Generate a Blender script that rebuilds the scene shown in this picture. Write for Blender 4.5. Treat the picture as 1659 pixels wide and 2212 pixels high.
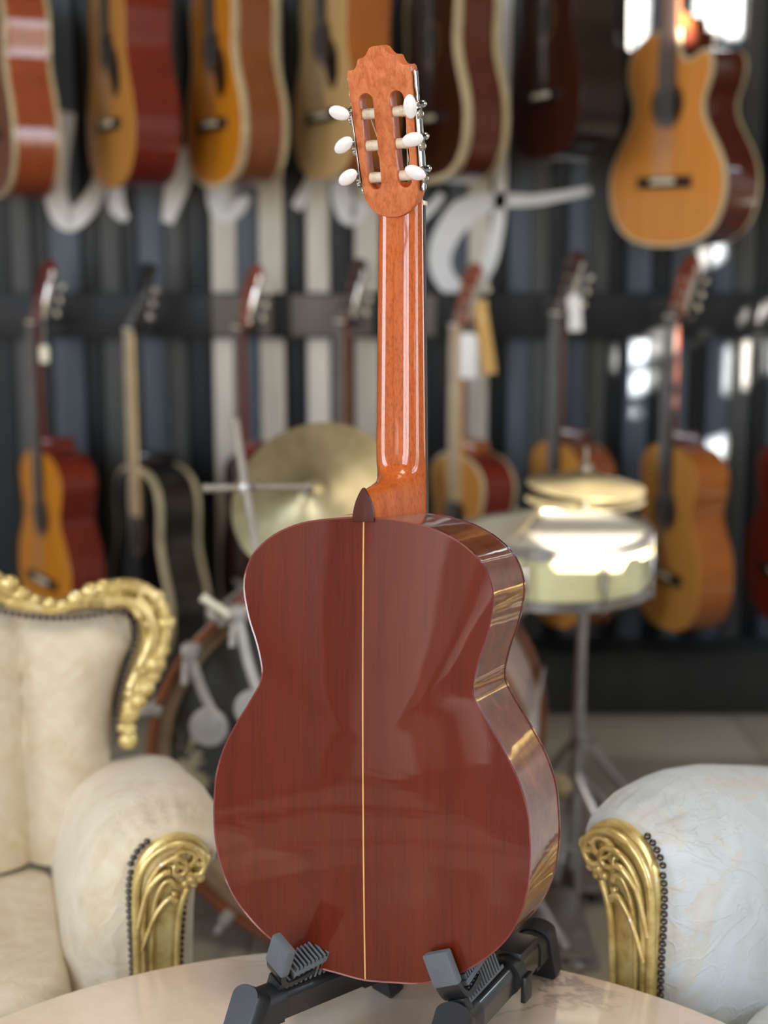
import bpy, bmesh, math, random
from mathutils import Matrix, Vector
from mathutils import noise as mnoise
random.seed(7)
sc = bpy.context.scene
for o in list(bpy.data.objects):
    bpy.data.objects.remove(o)
COL = sc.collection
PI = math.pi

# ------------------------------------------------------------------ camera, light, exposure
PITCH = math.radians(10.723)
cam_d = bpy.data.cameras.new('camera')
cam = bpy.data.objects.new('camera', cam_d); COL.objects.link(cam)
cam.location = (0, 0, 1.3)
cam.rotation_euler = (PI/2 - PITCH, 0, 0)
cam_d.sensor_fit = 'VERTICAL'; cam_d.sensor_height = 36.0
cam_d.lens = 3200/2212*36.0
cam_d.clip_start = 0.05
cam_d.dof.use_dof = True
cam_d.dof.focus_distance = 1.53
cam_d.dof.aperture_fstop = 2.5
sc.camera = cam

SUN_AZ, SUN_EL = -0.268, 0.2126
SUN_DIR = Vector((SUN_AZ, 1.0, -SUN_EL*1.035)).normalized()       # the way the light travels
w = bpy.data.worlds.new('sky'); sc.world = w; w.use_nodes = True
wn = w.node_tree; wn.nodes.clear()
wo = wn.nodes.new('ShaderNodeOutputWorld'); bg = wn.nodes.new('ShaderNodeBackground')
tc = wn.nodes.new('ShaderNodeTexCoord'); sp = wn.nodes.new('ShaderNodeSeparateXYZ')
rp = wn.nodes.new('ShaderNodeValToRGB')
rp.color_ramp.elements[0].position = 0.47; rp.color_ramp.elements[0].color = (0.42, 0.37, 0.30, 1)
rp.color_ramp.elements[1].position = 0.53; rp.color_ramp.elements[1].color = (0.84, 0.93, 1.0, 1)
e = rp.color_ramp.elements.new(0.9); e.color = (0.45, 0.68, 1.0, 1)
mp = wn.nodes.new('ShaderNodeMapRange')
mp.inputs[1].default_value = -1; mp.inputs[2].default_value = 1
wn.links.new(tc.outputs['Generated'], sp.inputs[0]); wn.links.new(sp.outputs[2], mp.inputs[0])
wn.links.new(mp.outputs[0], rp.inputs[0]); wn.links.new(rp.outputs[0], bg.inputs[0])
bg.inputs[1].default_value = 7.0
wn.links.new(bg.outputs[0], wo.inputs[0])

lamp_d = bpy.data.lights.new('overhead_fill', 'AREA'); lamp_d.shape = 'SQUARE'; lamp_d.size = 1.1; lamp_d.energy = 24; lamp_d.color = (1.0, 0.94, 0.85)  # fill lamp added overhead, out of view, to lift the table and chair tops
lamp = bpy.data.objects.new('overhead_fill', lamp_d); COL.objects.link(lamp); lamp.location = (0.0, 0.9, 3.93)
sun_d = bpy.data.lights.new('sun', 'SUN'); sun_d.energy = 45; sun_d.angle = math.radians(0.3)
sun_d.color = (1.0, 0.93, 0.82)
sun = bpy.data.objects.new('sun', sun_d); COL.objects.link(sun)
sun.rotation_euler = SUN_DIR.to_track_quat('-Z', 'Y').to_euler()
sun.location = (3, -8, 4)

sc.view_settings.view_transform = 'Standard'
sc.view_settings.look = 'None'
sc.view_settings.gamma = 1.0
sc.view_settings.use_curve_mapping = False
sc.view_settings.exposure = 0.75
sc.cycles.use_denoising = True
sc.cycles.max_bounces = 8
sc.cycles.sample_clamp_indirect = 6.0
sc.cycles.caustics_reflective = False
sc.cycles.caustics_refractive = False

# ------------------------------------------------------------------ materials
def lin(c):
    return tuple(((v/255)/12.92 if v/255 <= 0.04045 else ((v/255+0.055)/1.055)**2.4) for v in c) + (1,)

class NT:
    def __init__(s, name):
        s.m = bpy.data.materials.new(name); s.m.use_nodes = True
        s.n = s.m.node_tree.nodes; s.l = s.m.node_tree.links
        s.b = s.n['Principled BSDF']
    def node(s, t, **k):
        x = s.n.new(t)
        for a, v in k.items(): setattr(x, a, v)
        return x
    def coords(s, scale=(1, 1, 1), kind='Object', rot=(0, 0, 0), loc=(0, 0, 0)):
        t = s.node('ShaderNodeTexCoord'); m = s.node('ShaderNodeMapping')
        m.inputs['Scale'].default_value = scale; m.inputs['Rotation'].default_value = rot
        m.inputs['Location'].default_value = loc
        s.l.new(t.outputs[kind], m.inputs[0]); return m.outputs[0]
    def noise(s, vec, scale, detail=4, rough=0.55, dist=0.0):
        x = s.node('ShaderNodeTexNoise'); x.inputs['Scale'].default_value = scale
        x.inputs['Detail'].default_value = detail; x.inputs['Roughness'].default_value = rough
        x.inputs['Distortion'].default_value = dist
        s.l.new(vec, x.inputs['Vector']); return x.outputs['Fac']
    def ramp(s, fac, stops):
        r = s.node('ShaderNodeValToRGB'); el = r.color_ramp.elements
        while len(el) < len(stops): el.new(0.5)
        for q, (p, c) in zip(el, stops): q.position = p; q.color = c
        s.l.new(fac, r.inputs[0]); return r.outputs[0]
    def mix(s, fac, a, b, mode='MIX'):
        x = s.node('ShaderNodeMix', data_type='RGBA', blend_type=mode)
        for i, v in ((0, fac), (6, a), (7, b)):
            if hasattr(v, 'is_linked') or hasattr(v, 'links'): s.l.new(v, x.inputs[i])
            else: x.inputs[i].default_value = v
        return x.outputs[2]
    def bump(s, h, strength, dist=0.001):
        x = s.node('ShaderNodeBump'); x.inputs['Strength'].default_value = strength
        x.inputs['Distance'].default_value = dist
        s.l.new(h, x.inputs['Height']); s.l.new(x.outputs[0], s.b.inputs['Normal']); return x
    def set(s, **k):
        for a, v in k.items():
            i = s.b.inputs[a.replace('_', ' ')]
            if hasattr(v, 'links'): s.l.new(v, i)
            else: i.default_value = v
        return s.m

def plain(name, rgb, rough=0.5, metal=0.0, coat=0.0, spec=0.5, var=0.12, scale=30):
    t = NT(name)
    f = t.noise(t.coords(), scale, 3)
    c = lin(rgb); d = tuple(v*(1-var) for v in c[:3])+(1,); u = tuple(min(1, v*(1+var)) for v in c[:3])+(1,)
    col = t.ramp(f, [(0.3, d), (0.7, u)])
    t.set(Base_Color=col, Roughness=rough, Metallic=metal, Coat_Weight=coat, Coat_Roughness=0.03)
    t.b.inputs['Specular IOR Level'].default_value = spec
    return t.m

def wood(name, dark, light, rough=0.3, coat=0.6, grain=(60, 60, 2.2), fleck=0.25, wav=0.0, crough=0.02, spec=0.15):
    t = NT(name)
    v = t.coords(grain)
    a = t.noise(v, 1.0, 6, 0.6, 0.4)
    col = t.ramp(a, [(0.25, lin(dark)), (0.75, lin(light))])
    v2 = t.coords((380, 380, 14))
    b = t.noise(v2, 1.0, 3, 0.6)
    mul = t.ramp(b, [(0.3, (1-fleck, 1-fleck, 1-fleck, 1)), (0.6, (1, 1, 1, 1))])
    col = t.mix(1.0, col, mul, 'MULTIPLY')
    t.set(Base_Color=col, Roughness=rough, Coat_Weight=coat, Coat_Roughness=crough, Specular_IOR_Level=spec)
    if wav > 0:
        wv = t.noise(t.coords((9, 9, 26)), 1.0, 3, 0.5)
        bp = t.node('ShaderNodeBump'); bp.inputs['Strength'].default_value = wav
        bp.inputs['Distance'].default_value = 0.004
        t.l.new(wv, bp.inputs['Height']); t.l.new(bp.outputs[0], t.b.inputs['Coat Normal'])
    return t.m

M = {}
M['back'] = wood('back_mahogany', (84, 23, 8), (105, 34, 14), 0.42, 0.42, (26, 26, 1.0), 0.2, 0.05)
M['side'] = wood('side_mahogany', (92, 40, 20), (142, 78, 42), 0.3, 1.0, (40, 40, 40), 0.2, 0.10)
M['binding_dark'] = plain('binding_rosewood', (110, 34, 34), 0.25, coat=1.0)
M['heelcap'] = plain('heelcap_rosewood', (74, 28, 20), 0.4, coat=0.12, spec=0.2)
def neckwood():
    t = NT('neck_cedar')
    a = t.noise(t.coords((70, 70, 6)), 1.0, 5, 0.6)
    col = t.ramp(a, [(0.25, lin((172, 78, 28))), (0.75, lin((208, 108, 48)))])
    f = t.noise(t.coords((420, 420, 150)), 1.0, 3, 0.7)
    mul = t.ramp(f, [(0.36, (0.62, 0.55, 0.5, 1)), (0.52, (1, 1, 1, 1))])
    col = t.mix(0.8, col, mul, 'MULTIPLY')
    return t.set(Base_Color=col, Roughness=0.34, Coat_Weight=1.0, Coat_Roughness=0.02, Specular_IOR_Level=0.15)
M['neck'] = neckwood()
def headwood():
    t = NT('headstock_cedar')
    a = t.noise(t.coords((90, 90, 40), rot=(0, 0.3, 0)), 1.0, 6, 0.7, 1.2)
    col = t.ramp(a, [(0.3, lin((186, 94, 48))), (0.7, lin((222, 134, 86)))])
    f = t.noise(t.coords((260, 260, 120)), 1.0, 3, 0.7)
    mul = t.ramp(f, [(0.36, (0.72, 0.66, 0.6, 1)), (0.5, (1, 1, 1, 1))])
    col = t.mix(0.7, col, mul, 'MULTIPLY')
    return t.set(Base_Color=col, Roughness=0.45, Coat_Weight=0.2, Coat_Roughness=0.15, Specular_IOR_Level=0.2)
M['head'] = headwood()
M['seam'] = plain('maple_seam', (214, 160, 84), 0.35, coat=0.7)
M['spruce'] = wood('spruce_top', (196, 146, 78), (222, 176, 104), 0.35, 0.7, (120, 120, 1.5), 0.08)
M['spruce_pale'] = wood('pale_spruce_top', (196, 162, 104), (220, 188, 132), 0.4, 0.4, (120, 120, 1.5), 0.08)
M['spruce_honey'] = wood('honey_spruce_top', (198, 136, 60), (222, 160, 78), 0.35, 0.6, (120, 120, 1.5), 0.08)
M['spruce_amber'] = wood('amber_spruce_top', (206, 126, 24), (234, 154, 40), 0.35, 0.7, (120, 120, 1.5), 0.08)
M['spruce_orange'] = wood('orange_spruce_top', (216, 138, 60), (238, 164, 84), 0.32, 0.8, (90, 90, 1.2), 0.06)
M['top_brown'] = wood('brown_stained_top', (120, 72, 46), (150, 94, 62), 0.35, 0.6)
M['top_dark'] = wood('dark_mahogany_top', (48, 24, 16), (74, 36, 22), 0.4, 0.6)
M['black_gloss'] = plain('black_lacquer', (10, 12, 16), 0.15, coat=1.0)
M['ebony_body'] = wood('smoky_brown_body', (24, 16, 14), (44, 28, 24), 0.3, 0.7)
M['mah_orange'] = wood('orange_mahogany', (132, 60, 32), (166, 82, 46), 0.3, 0.8)
M['mah_red'] = wood('red_mahogany', (92, 26, 16), (124, 40, 26), 0.3, 0.8)
M['mah_brown'] = wood('brown_mahogany', (112, 60, 32), (140, 80, 44), 0.3, 0.8)
M['mah_amber'] = wood('amber_mahogany', (142, 78, 28), (172, 100, 40), 0.3, 0.8)
M['rosewood'] = wood('rosewood', (70, 30, 22), (100, 48, 36), 0.25, 0.9)
M['cherry'] = wood('cherry_red_wood', (96, 26, 10), (150, 50, 18), 0.3, 0.8)
M['cream'] = plain('cream_binding', (226, 208, 168), 0.35, coat=0.5)
M['ivory'] = plain('ivory_plastic', (236, 226, 200), 0.35, coat=0.3, var=0.04)
M['pearl'] = plain('pearl_button', (240, 234, 232), 0.2, coat=0.8, var=0.05, scale=200)
M['ebony'] = plain('dark_fretboard', (40, 28, 24), 0.45)
M['rose_board'] = plain('rosewood_fretboard', (86, 60, 50), 0.5)
M['maple_board'] = plain('maple_fretboard', (214, 182, 134), 0.4, coat=0.4)
M['hole'] = plain('soundhole_inside', (18, 12, 9), 0.8)
M['rosette'] = plain('rosette_ring', (92, 62, 40), 0.4)
M['chrome'] = plain('chrome', (226, 226, 226), 0.12, 1.0, var=0.05)
M['steel'] = plain('dull_steel', (168, 164, 160), 0.38, 1.0)
M['nickel_paint'] = plain('grey_cast_metal', (188, 182, 172), 0.5, 0.4)
M['string'] = plain('string_nylon', (226, 214, 190), 0.3, 0.0)
M['tag'] = plain('white_card', (236, 234, 230), 0.8, var=0.02)
M['kraft'] = plain('kraft_card', (206, 164, 96), 0.8, var=0.05)
M['black_plastic'] = plain('black_plastic', (30, 31, 33), 0.38, spec=0.5)
M['grey_rubber'] = plain('grey_rubber', (92, 96, 100), 0.7, spec=0.3)
M['black_steel'] = plain('black_tube', (28, 28, 29), 0.28, 0.0, coat=0.5)
M['hanger'] = plain('black_hanger', (24, 24, 26), 0.6)

# ------------------------------------------------------------------ mesh helpers
class MB:
    def __init__(s):
        s.v = []; s.f = []
    def add(s, vs, fs, mat=None):
        o = len(s.v)
        s.v += [tuple(mat @ Vector(p)) if mat else tuple(p) for p in vs]
        s.f += [tuple(i+o for i in f) for f in fs]
    def box(s, c, d, mat=None, bev=0.0):
        bm = bmesh.new(); bmesh.ops.create_cube(bm, size=1)
        for v in bm.verts: v.co = Vector((v.co.x*d[0], v.co.y*d[1], v.co.z*d[2]))
        if bev > 0:
            bmesh.ops.bevel(bm, geom=bm.edges[:], offset=bev, segments=2, profile=0.6, affect='EDGES')
        for v in bm.verts: v.co += Vector(c)
        bm.verts.index_update()
        s.add([v.co.copy() for v in bm.verts], [[v.index for v in f.verts] for f in bm.faces], mat); bm.free()
    def loft(s, rings, cap0=True, cap1=True, closed=True, mat=None):
        n = len(rings[0]); vs = [p for r in rings for p in r]; fs = []
        for k in range(len(rings)-1):
            for i in range(n if closed else n-1):
                j = (i+1) % n
                fs.append((k*n+i, k*n+j, (k+1)*n+j, (k+1)*n+i))
        if cap0: fs.append(tuple(range(n-1, -1, -1)))
        if cap1: fs.append(tuple((len(rings)-1)*n+i for i in range(n)))
        s.add(vs, fs, mat)
    def tube(s, path, rad, n=8, cap=True, mat=None, flat=1.0, closed=False):
        P = [Vector(p) for p in path]; rings = []
        up = None
        for i, p in enumerate(P):
            if closed: t = P[(i+1) % len(P)] - P[i-1]
            else: t = P[min(i+1, len(P)-1)] - P[max(i-1, 0)]
            t.normalize()
            if up is None:
                up = Vector((0, 0, 1)) if abs(t.z) < 0.9 else Vector((0, 1, 0))
            a = up - t*up.dot(t)
            if a.length < 1e-5: a = t.orthogonal()
            a.normalize(); b = t.cross(a); up = a
            r = rad[i] if hasattr(rad, '__len__') else rad
            rings.append([p + a*(r*math.cos(2*PI*k/n)*flat) + b*(r*math.sin(2*PI*k/n)) for k in range(n)])
        if closed: rings.append(rings[0]); cap = False
        s.loft(rings, cap, cap, True, mat)
    def lathe(s, prof, n=24, mat=None, cap=True):
        rings = [[(r*math.cos(2*PI*k/n), r*math.sin(2*PI*k/n), z) for k in range(n)] for r, z in prof]
        s.loft(rings, cap, cap, True, mat)
    def ball(s, c, r, sc3=(1, 1, 1), u=10, v=7, mat=None):
        rings = []
        for k in range(1, v):
            a = PI*k/v
            rings.append([(c[0]+r*sc3[0]*math.sin(a)*math.cos(2*PI*i/u), c[1]+r*sc3[1]*math.sin(a)*math.sin(2*PI*i/u),
                           c[2]-r*sc3[2]*math.cos(a)) for i in range(u)])
        s.loft(rings, True, True, True, mat)
    def mesh(s, name, smooth=True, ang=40):
        me = bpy.data.meshes.new(name); me.from_pydata(s.v, [], s.f); me.validate()
        bm = bmesh.new(); bm.from_mesh(me); bmesh.ops.recalc_face_normals(bm, faces=bm.faces[:]); bm.to_mesh(me); bm.free()
        finish(me, smooth, ang); return me
    def build(s, name, mat, parent=None, smooth=True, ang=40):
        return link(name, s.mesh(name, smooth, ang), mat, parent)

def finish(me, smooth=True, ang=40):
    if smooth:
        me.polygons.foreach_set('use_smooth', [True]*len(me.polygons))
        me.set_sharp_from_angle(angle=math.radians(ang))

def link(name, me, mat, parent=None, mtx=None):
    o = bpy.data.objects.new(name, me); COL.objects.link(o)
    if mat is not None and not me.materials: me.materials.append(M[mat] if isinstance(mat, str) else mat)
    if parent is not None: o.parent = parent
    if mtx is not None: o.matrix_local = mtx
    return o

def again(src, parent, mtx):
    o = src.copy(); COL.objects.link(o); o.parent = parent; o.matrix_local = mtx; return o

def thing(name, label, cat, mtx=None, group=None):
    o = bpy.data.objects.new(name, None); COL.objects.link(o); o.empty_display_size = 0.1
    if mtx is not None: o.matrix_world = mtx
    tag(o, label, cat, group); return o
def tag(o, label, cat, group=None):
    o['label'] = label; o['category'] = cat
    if group: o['group'] = group
    return o
def struct(o):
    o['kind'] = 'structure'; return o

def cr(pts, n, closed=False):
    """Catmull-Rom through pts, n samples per span"""
    P = [Vector(p) for p in pts]; out = []; m = len(P)
    spans = m if closed else m-1
    for i in range(spans):
        p0 = P[(i-1) % m] if closed or i > 0 else P[0]*2-P[1]
        p1 = P[i]; p2 = P[(i+1) % m]
        p3 = P[(i+2) % m] if closed or i+2 < m else P[-1]*2-P[-2]
        for k in range(n):
            t = k/n
            out.append(0.5*((2*p1)+(p2-p0)*t+(2*p0-5*p1+4*p2-p3)*t*t+(3*p1-p0-3*p2+p3)*t**3))
    if not closed: out.append(P[-1].copy())
    return out

def resample(P, n, closed=True):
    Q = P+[P[0]] if closed else P
    d = [0]
    for a, b in zip(Q, Q[1:]): d.append(d[-1]+(b-a).length)
    out = []; j = 0
    m = n if closed else n-1
    for k in range(n):
        s = d[-1]*k/m
        while j < len(Q)-2 and d[j+1] < s: j += 1
        t = (s-d[j])/max(1e-9, d[j+1]-d[j]); out.append(Q[j].lerp(Q[j+1], min(1, t)))
    return out

def offset(P, d):
    """inset a closed 2d outline (counter-clockwise) by d"""
    n = len(P); out = []
    for i in range(n):
        t = (P[(i+1) % n]-P[i-1]).normalized()
        out.append(P[i]+Vector((-t.y, t.x))*d)
    return out

def poly_mesh(outer, holes, th, bev=0.0, res=2):
    """filled 2d outline with holes, extruded: x, y -> x, z ; thickness along y (centred)"""
    cu = bpy.data.curves.new('tmp', 'CURVE'); cu.dimensions = '2D'; cu.fill_mode = 'BOTH'
    cu.extrude = th/2-bev; cu.bevel_depth = bev; cu.bevel_resolution = res
    for P in [outer]+list(holes):
        s = cu.splines.new('POLY'); s.points.add(len(P)-1); s.use_cyclic_u = True
        for q, p in zip(s.points, P): q.co = (p[0], p[1], 0, 1)
    ob = bpy.data.objects.new('tmp', cu); COL.objects.link(ob)
    dg = bpy.context.evaluated_depsgraph_get(); dg.update()
    me = bpy.data.meshes.new_from_object(ob.evaluated_get(dg))
    bpy.data.objects.remove(ob); bpy.data.curves.remove(cu)
    me.materials.clear()
    me.transform(Matrix(((1, 0, 0, 0), (0, 0, 1, 0), (0, 1, 0, 0), (0, 0, 0, 1))))
    bm = bmesh.new(); bm.from_mesh(me); bmesh.ops.remove_doubles(bm, verts=bm.verts[:], dist=1e-6)
    bmesh.ops.recalc_face_normals(bm, faces=bm.faces[:]); bm.to_mesh(me); bm.free()
    finish(me, True, 35); return me

T = Matrix.Translation
def RZ(a): return Matrix.Rotation(math.radians(a), 4, 'Z')
def RX(a): return Matrix.Rotation(math.radians(a), 4, 'X')
def RY(a): return Matrix.Rotation(math.radians(a), 4, 'Y')
def SC(x, y, z): return Matrix.Diagonal((x, y, z, 1))
def ease(t): t = max(0, min(1, t)); return t*t*(3-2*t)
def interp(x, tab):
    if x <= tab[0][0]: return tab[0][1]
    for (a, p), (b, q) in zip(tab, tab[1:]):
        if x <= b: return p+(q-p)*(x-a)/(b-a)
    return tab[-1][1]

# ------------------------------------------------------------------ room
WALL_Y = 4.05
def wallmat(name, rgb, rough):
    t = NT(name)
    f = t.noise(t.coords((14, 14, 2)), 1.0, 5, 0.6)
    c = lin(rgb); col = t.ramp(f, [(0.3, tuple(v*0.78 for v in c[:3])+(1,)), (0.7, tuple(min(1, v*1.15) for v in c[:3])+(1,))])
    return t.set(Base_Color=col, Roughness=rough, Specular_IOR_Level=0.3)
M['plaster'] = wallmat('plaster', (202, 188, 166), 0.85)
M['plaster_tan'] = wallmat('tan_plaster', (72, 60, 52), 0.85)
M['ceiling'] = wallmat('ceiling_paint', (214, 208, 198), 0.9)
M['plank_dark'] = wallmat('charcoal_board', (27, 30, 33), 0.42)
M['plank_slate'] = wallmat('slate_board', (84, 92, 102), 0.42)
M['plank_mid'] = wallmat('grey_board', (76, 77, 76), 0.45)
M['plank_lit'] = wallmat('lit_rib_board', (214, 206, 192), 0.5)  # light on the raised ribs of a dark sheet, put into board colour
M['rail'] = wallmat('black_rail', (25, 27, 30), 0.5)
M['rail_lit'] = wallmat('lit_rail', (112, 106, 98), 0.55)
M['plinth'] = wallmat('charcoal_plinth', (36, 35, 33), 0.6)
def tilemat():
    t = NT('floor_tile')
    f = t.noise(t.coords((2.2, 2.2, 2.2)), 1.0, 6, 0.6)
    col = t.ramp(f, [(0.3, lin((136, 126, 110))), (0.7, lin((158, 147, 130)))])
    return t.set(Base_Color=col, Roughness=0.38)
M['tile'] = tilemat()
M['grout'] = plain('grout', (104, 96, 86), 0.9)

b = MB(); b.box((0, 0.5, -0.06), (6.4, 7.4, 0.1)); floor = struct(b.build('floor', 'grout'))
b = MB(); b.box((0, 0, -0.005), (0.596, 0.596, 0.01), bev=0.0015); tile_me = b.mesh('tile'); first = None
for i in range(-4, 5):
    for j in range(0, 7):
        m = T((0.05+i*0.6, 0.25+j*0.6-0.0, 0))
        if first is None: first = link('tile', tile_me, 'tile', floor, m)
        else: again(first, floor, m)
b = MB()
b.box((0, WALL_Y+0.07, 2.0), (6.4, 0.1, 4.1)); wall_far = struct(b.build('wall_far', 'plank_dark'))
# vertical boards: (left edge in metres, width, kind, proud)
boards = [(-2.10, 'd'), (-1.98, 'm'), (-1.86, 'd'), (-1.74, 's'), (-1.62, 'd'), (-1.50, 'm'), (-1.38, 'd'), (-1.26, 's'), (-1.14, 'd'),
          (-1.005, 'm'), (-0.945, 'd'), (-0.90, 's'), (-0.815, 'd'), (-0.765, 'm'), (-0.705, 'd'), (-0.662, 's'),
          (-0.59, 'm'), (-0.535, 'd'), (-0.465, 'p'), (-0.395, 's'), (-0.338, 'p'), (-0.268, 'd'), (-0.21, 'p'), (-0.145, 'd'),
          (-0.08, 'p'), (-0.01, 'd'), (0.055, 'm'), (0.115, 'd'), (0.175, 's'), (0.225, 'p'), (0.285, 'd'),
          (0.335, 's'), (0.395, 'm'), (0.445, 'd'), (0.495, 's'), (0.55, 'm'), (0.605, 'd'), (0.655, 's'), (0.72, 'd'), (0.775, 's'),
          (0.83, 'd'), (0.88, 's'), (0.94, 'm'), (1.0, 'd'), (1.05, 's'), (1.12, 'd'), (1.2, 'm'), (1.3, 'd'), (1.42, 's'), (1.54, 'd'),
          (1.66, 'm'), (1.78, 'd'), (1.9, 's'), (2.02, 'd'), (2.14, 's')]
kinds = {'d': ('plank_dark', 0.0), 's': ('plank_slate', 0.014), 'm': ('plank_mid', 0.010), 'p': ('plank_lit', 0.018)}
for (x0, k), (x1, _) in zip(boards, boards[1:]):
    mt, pr = kinds[k]
    b = MB(); b.box(((x0+x1)/2, WALL_Y+0.01-pr/2, 2.0), (x1-x0-0.004, 0.02+pr, 3.96), bev=0.004)
    b.build('board', mt, wall_far)
b = MB(); b.box((0, 3.95, 0.085), (6.2, 0.16, 0.15), bev=0.006); b.box((0, 3.945, 0.168), (6.2, 0.18, 0.022), bev=0.004)
struct(b.build('baseboard_far', 'plinth'))
# hanging rails
def rail(n, z, h):
    r = struct(MBbox('trim_%d' % n, (0, WALL_Y-0.028, z), (5.6, 0.03, h), 'rail'))
    return r
def MBbox(name, c, d, mat, parent=None, bev=0.004):
    b = MB(); b.box(c, d, bev=bev); return b.build(name, mat, parent)
rail(1, 1.078, 0.122)
for x0, x1 in ((-0.46, -0.30), (-0.25, -0.03), (0.03, 0.14)):
    MBbox('rail_lit_strip', ((x0+x1)/2, WALL_Y-0.046, 1.078), (x1-x0, 0.006, 0.110), 'rail_lit', bpy.data.objects['trim_1'])  # strips added to paint the lit stretch of the black rail
rail(2, 2.42, 0.122)
# side and near walls with window openings
def wall_with_holes(name, x0, x1, holes, place, mat='plaster'):
    me = poly_mesh([(x0, 0), (x1, 0), (x1, 4.02), (x0, 4.02)],
                   [h if len(h) > 4 or hasattr(h[0], '__len__') else [(h[0], h[2]), (h[0], h[3]), (h[1], h[3]), (h[1], h[2])] for h in holes], 0.12)
    o = link(name, me, mat); o.matrix_world = place; return struct(o)
M['frame'] = plain('window_frame', (58, 56, 54), 0.5)
WIN_L = [(0.4, 1.5, 0.9, 2.8)]
WIN_N = [(-2.95, -1.98, 0.3, 3.5), (-1.9, -0.92, 0.3, 3.5)]
WIN_R = [(-2.7, -1.6, 0.5, 3.1), (-1.3, -0.3, 0.5, 3.1), (3.2, 3.9, 0.5, 2.5)]
wall_with_holes('wall_left', -3.2, 4.2, WIN_L, T((-3.1, 0, 0)) @ RZ(90), 'plaster_tan')
wall_with_holes('wall_right', -3.2, 4.2, WIN_R, T((3.1, 0, 0)) @ RZ(90))
# out-of-view near wall: gaps added and shaped to land the sun in patches
DY = 7.08; SX = SUN_AZ*DY; SZ = SUN_EL*1.035*DY
gaps = []
for (x, z, ww, hh, sl) in ((0.700, 0.985, 0.12, 0.055, .03), (0.708, 0.902, 0.09, 0.05, .02), (0.696, 0.834, 0.08, 0.05, .02), (0.672, 0.755, 0.025, 0.07, 0),
                       (0.978, 0.945, 0.085, 0.105, .02), (1.05, 0.972, 0.05, 0.08, .02), (0.893, 1.035, 0.085, 0.030, .012), (0.995, 1.075, 0.10, 0.030, .03), (0.918, 0.713, 0.085, 0.055, .02),
                       (0.880, 1.242, 0.07, 0.045, .025), (0.655, 1.82, 0.09, 0.27, 0), (0.880, 1.88, 0.15, 0.17, 0)):
    cx, cz = x-SX, z+SZ
    if z < 1.5: ww *= 1.3; hh *= 1.3
    gaps.append([(cx-ww/2, cz-hh/2-sl), (cx-ww/2, cz+hh/2-sl), (cx+ww/2, cz+hh/2+sl), (cx+ww/2, cz-hh/2+sl)])
d2 = 5.80
for x0, x1, z0, z1 in ((0.245, 0.64, 0.665, 0.744), (0.33, 0.66, 0.768, 0.86)):
    gaps.append((x0-SUN_AZ*d2, x1-SUN_AZ*d2, z0+SUN_EL*1.035*d2, z1+SUN_EL*1.035*d2))
wall_with_holes('wall_near', -3.2, 3.2, gaps+WIN_N, T((0, -3.06, 0)))
MBo = MB(); MBo.box((0, 0.5, 4.05), (6.4, 7.4, 0.1)); struct(MBo.build('ceiling', 'ceiling'))
cl = thing('fill_frame', 'square frame added round an unseen fill lamp above the marble table', 'light', T((0, .9, 3.97)))
b = MB()
for sx, sy, dx, dy in ((-.58, 0, .06, 1.22), (.58, 0, .06, 1.22), (0, -.58, 1.1, .06), (0, .58, 1.1, .06)): b.box((sx, sy, 0), (dx, dy, .06))
b.build('frame', 'frame', cl, smooth=False)  # bare frame made up to go with the fill lamp
n = 0
for side, W in ((-3.1, WIN_L), (3.1, WIN_R), (0, WIN_N)):
    for y0, y1, z0, z1 in W:
        n += 1
        WM = T((side, 0, 0)) if side else T((0, -3.06, 0)) @ RZ(-90)
        b = MB()
        for y in (y0+0.02, y1-0.02, (y0+y1)/2): b.box((0, y, (z0+z1)/2), (0.06, 0.04, z1-z0), WM)
        for z in (z0+0.02, z1-0.02, z0+(z1-z0)*0.7): b.box((0, (y0+y1)/2, z), (0.06, y1-y0, 0.04), WM)
        struct(b.build('window_%d' % n, 'frame', smooth=False))
        ld = bpy.data.lights.new('daylight_portal', 'AREA'); ld.shape = 'RECTANGLE'; ld.size = y1-y0; ld.size_y = z1-z0
        ld.cycles.is_portal = True
        lo = bpy.data.objects.new('daylight_portal', ld); COL.objects.link(lo)
        lo.location = (side*1.02, (y0+y1)/2, (z0+z1)/2) if side else ((y0+y1)/2, -3.12, (z0+z1)/2)
        lo.rotation_euler = Vector((-1 if side > 0 else 1, 0, 0) if side else (0, 1, 0)).to_track_quat('-Z', 'Z').to_euler()

M['reflection_pale'] = wallmat('pale_reflection_panel', (132, 124, 118), 0.7)
M['reflection_dark'] = wallmat('dark_reflection_panel', (34, 26, 24), 0.7)
def panel(n, y0, y1, z0, z1, mat):
    struct(MBbox('trim_%d' % n, (-3.02, (y0+y1)/2, (z0+z1)/2), (0.05, y1-y0, z1-z0), mat))
panel(3, -1.75, -1.02, 0.02, 1.5, 'reflection_pale'); panel(4, -2.6, -2.3, 0.02, 1.5, 'reflection_pale'); panel(5, -0.95, 0.3, 0.02, 1.5, 'reflection_dark')  # unseen boards added to shape the reflection in the guitar back
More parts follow.
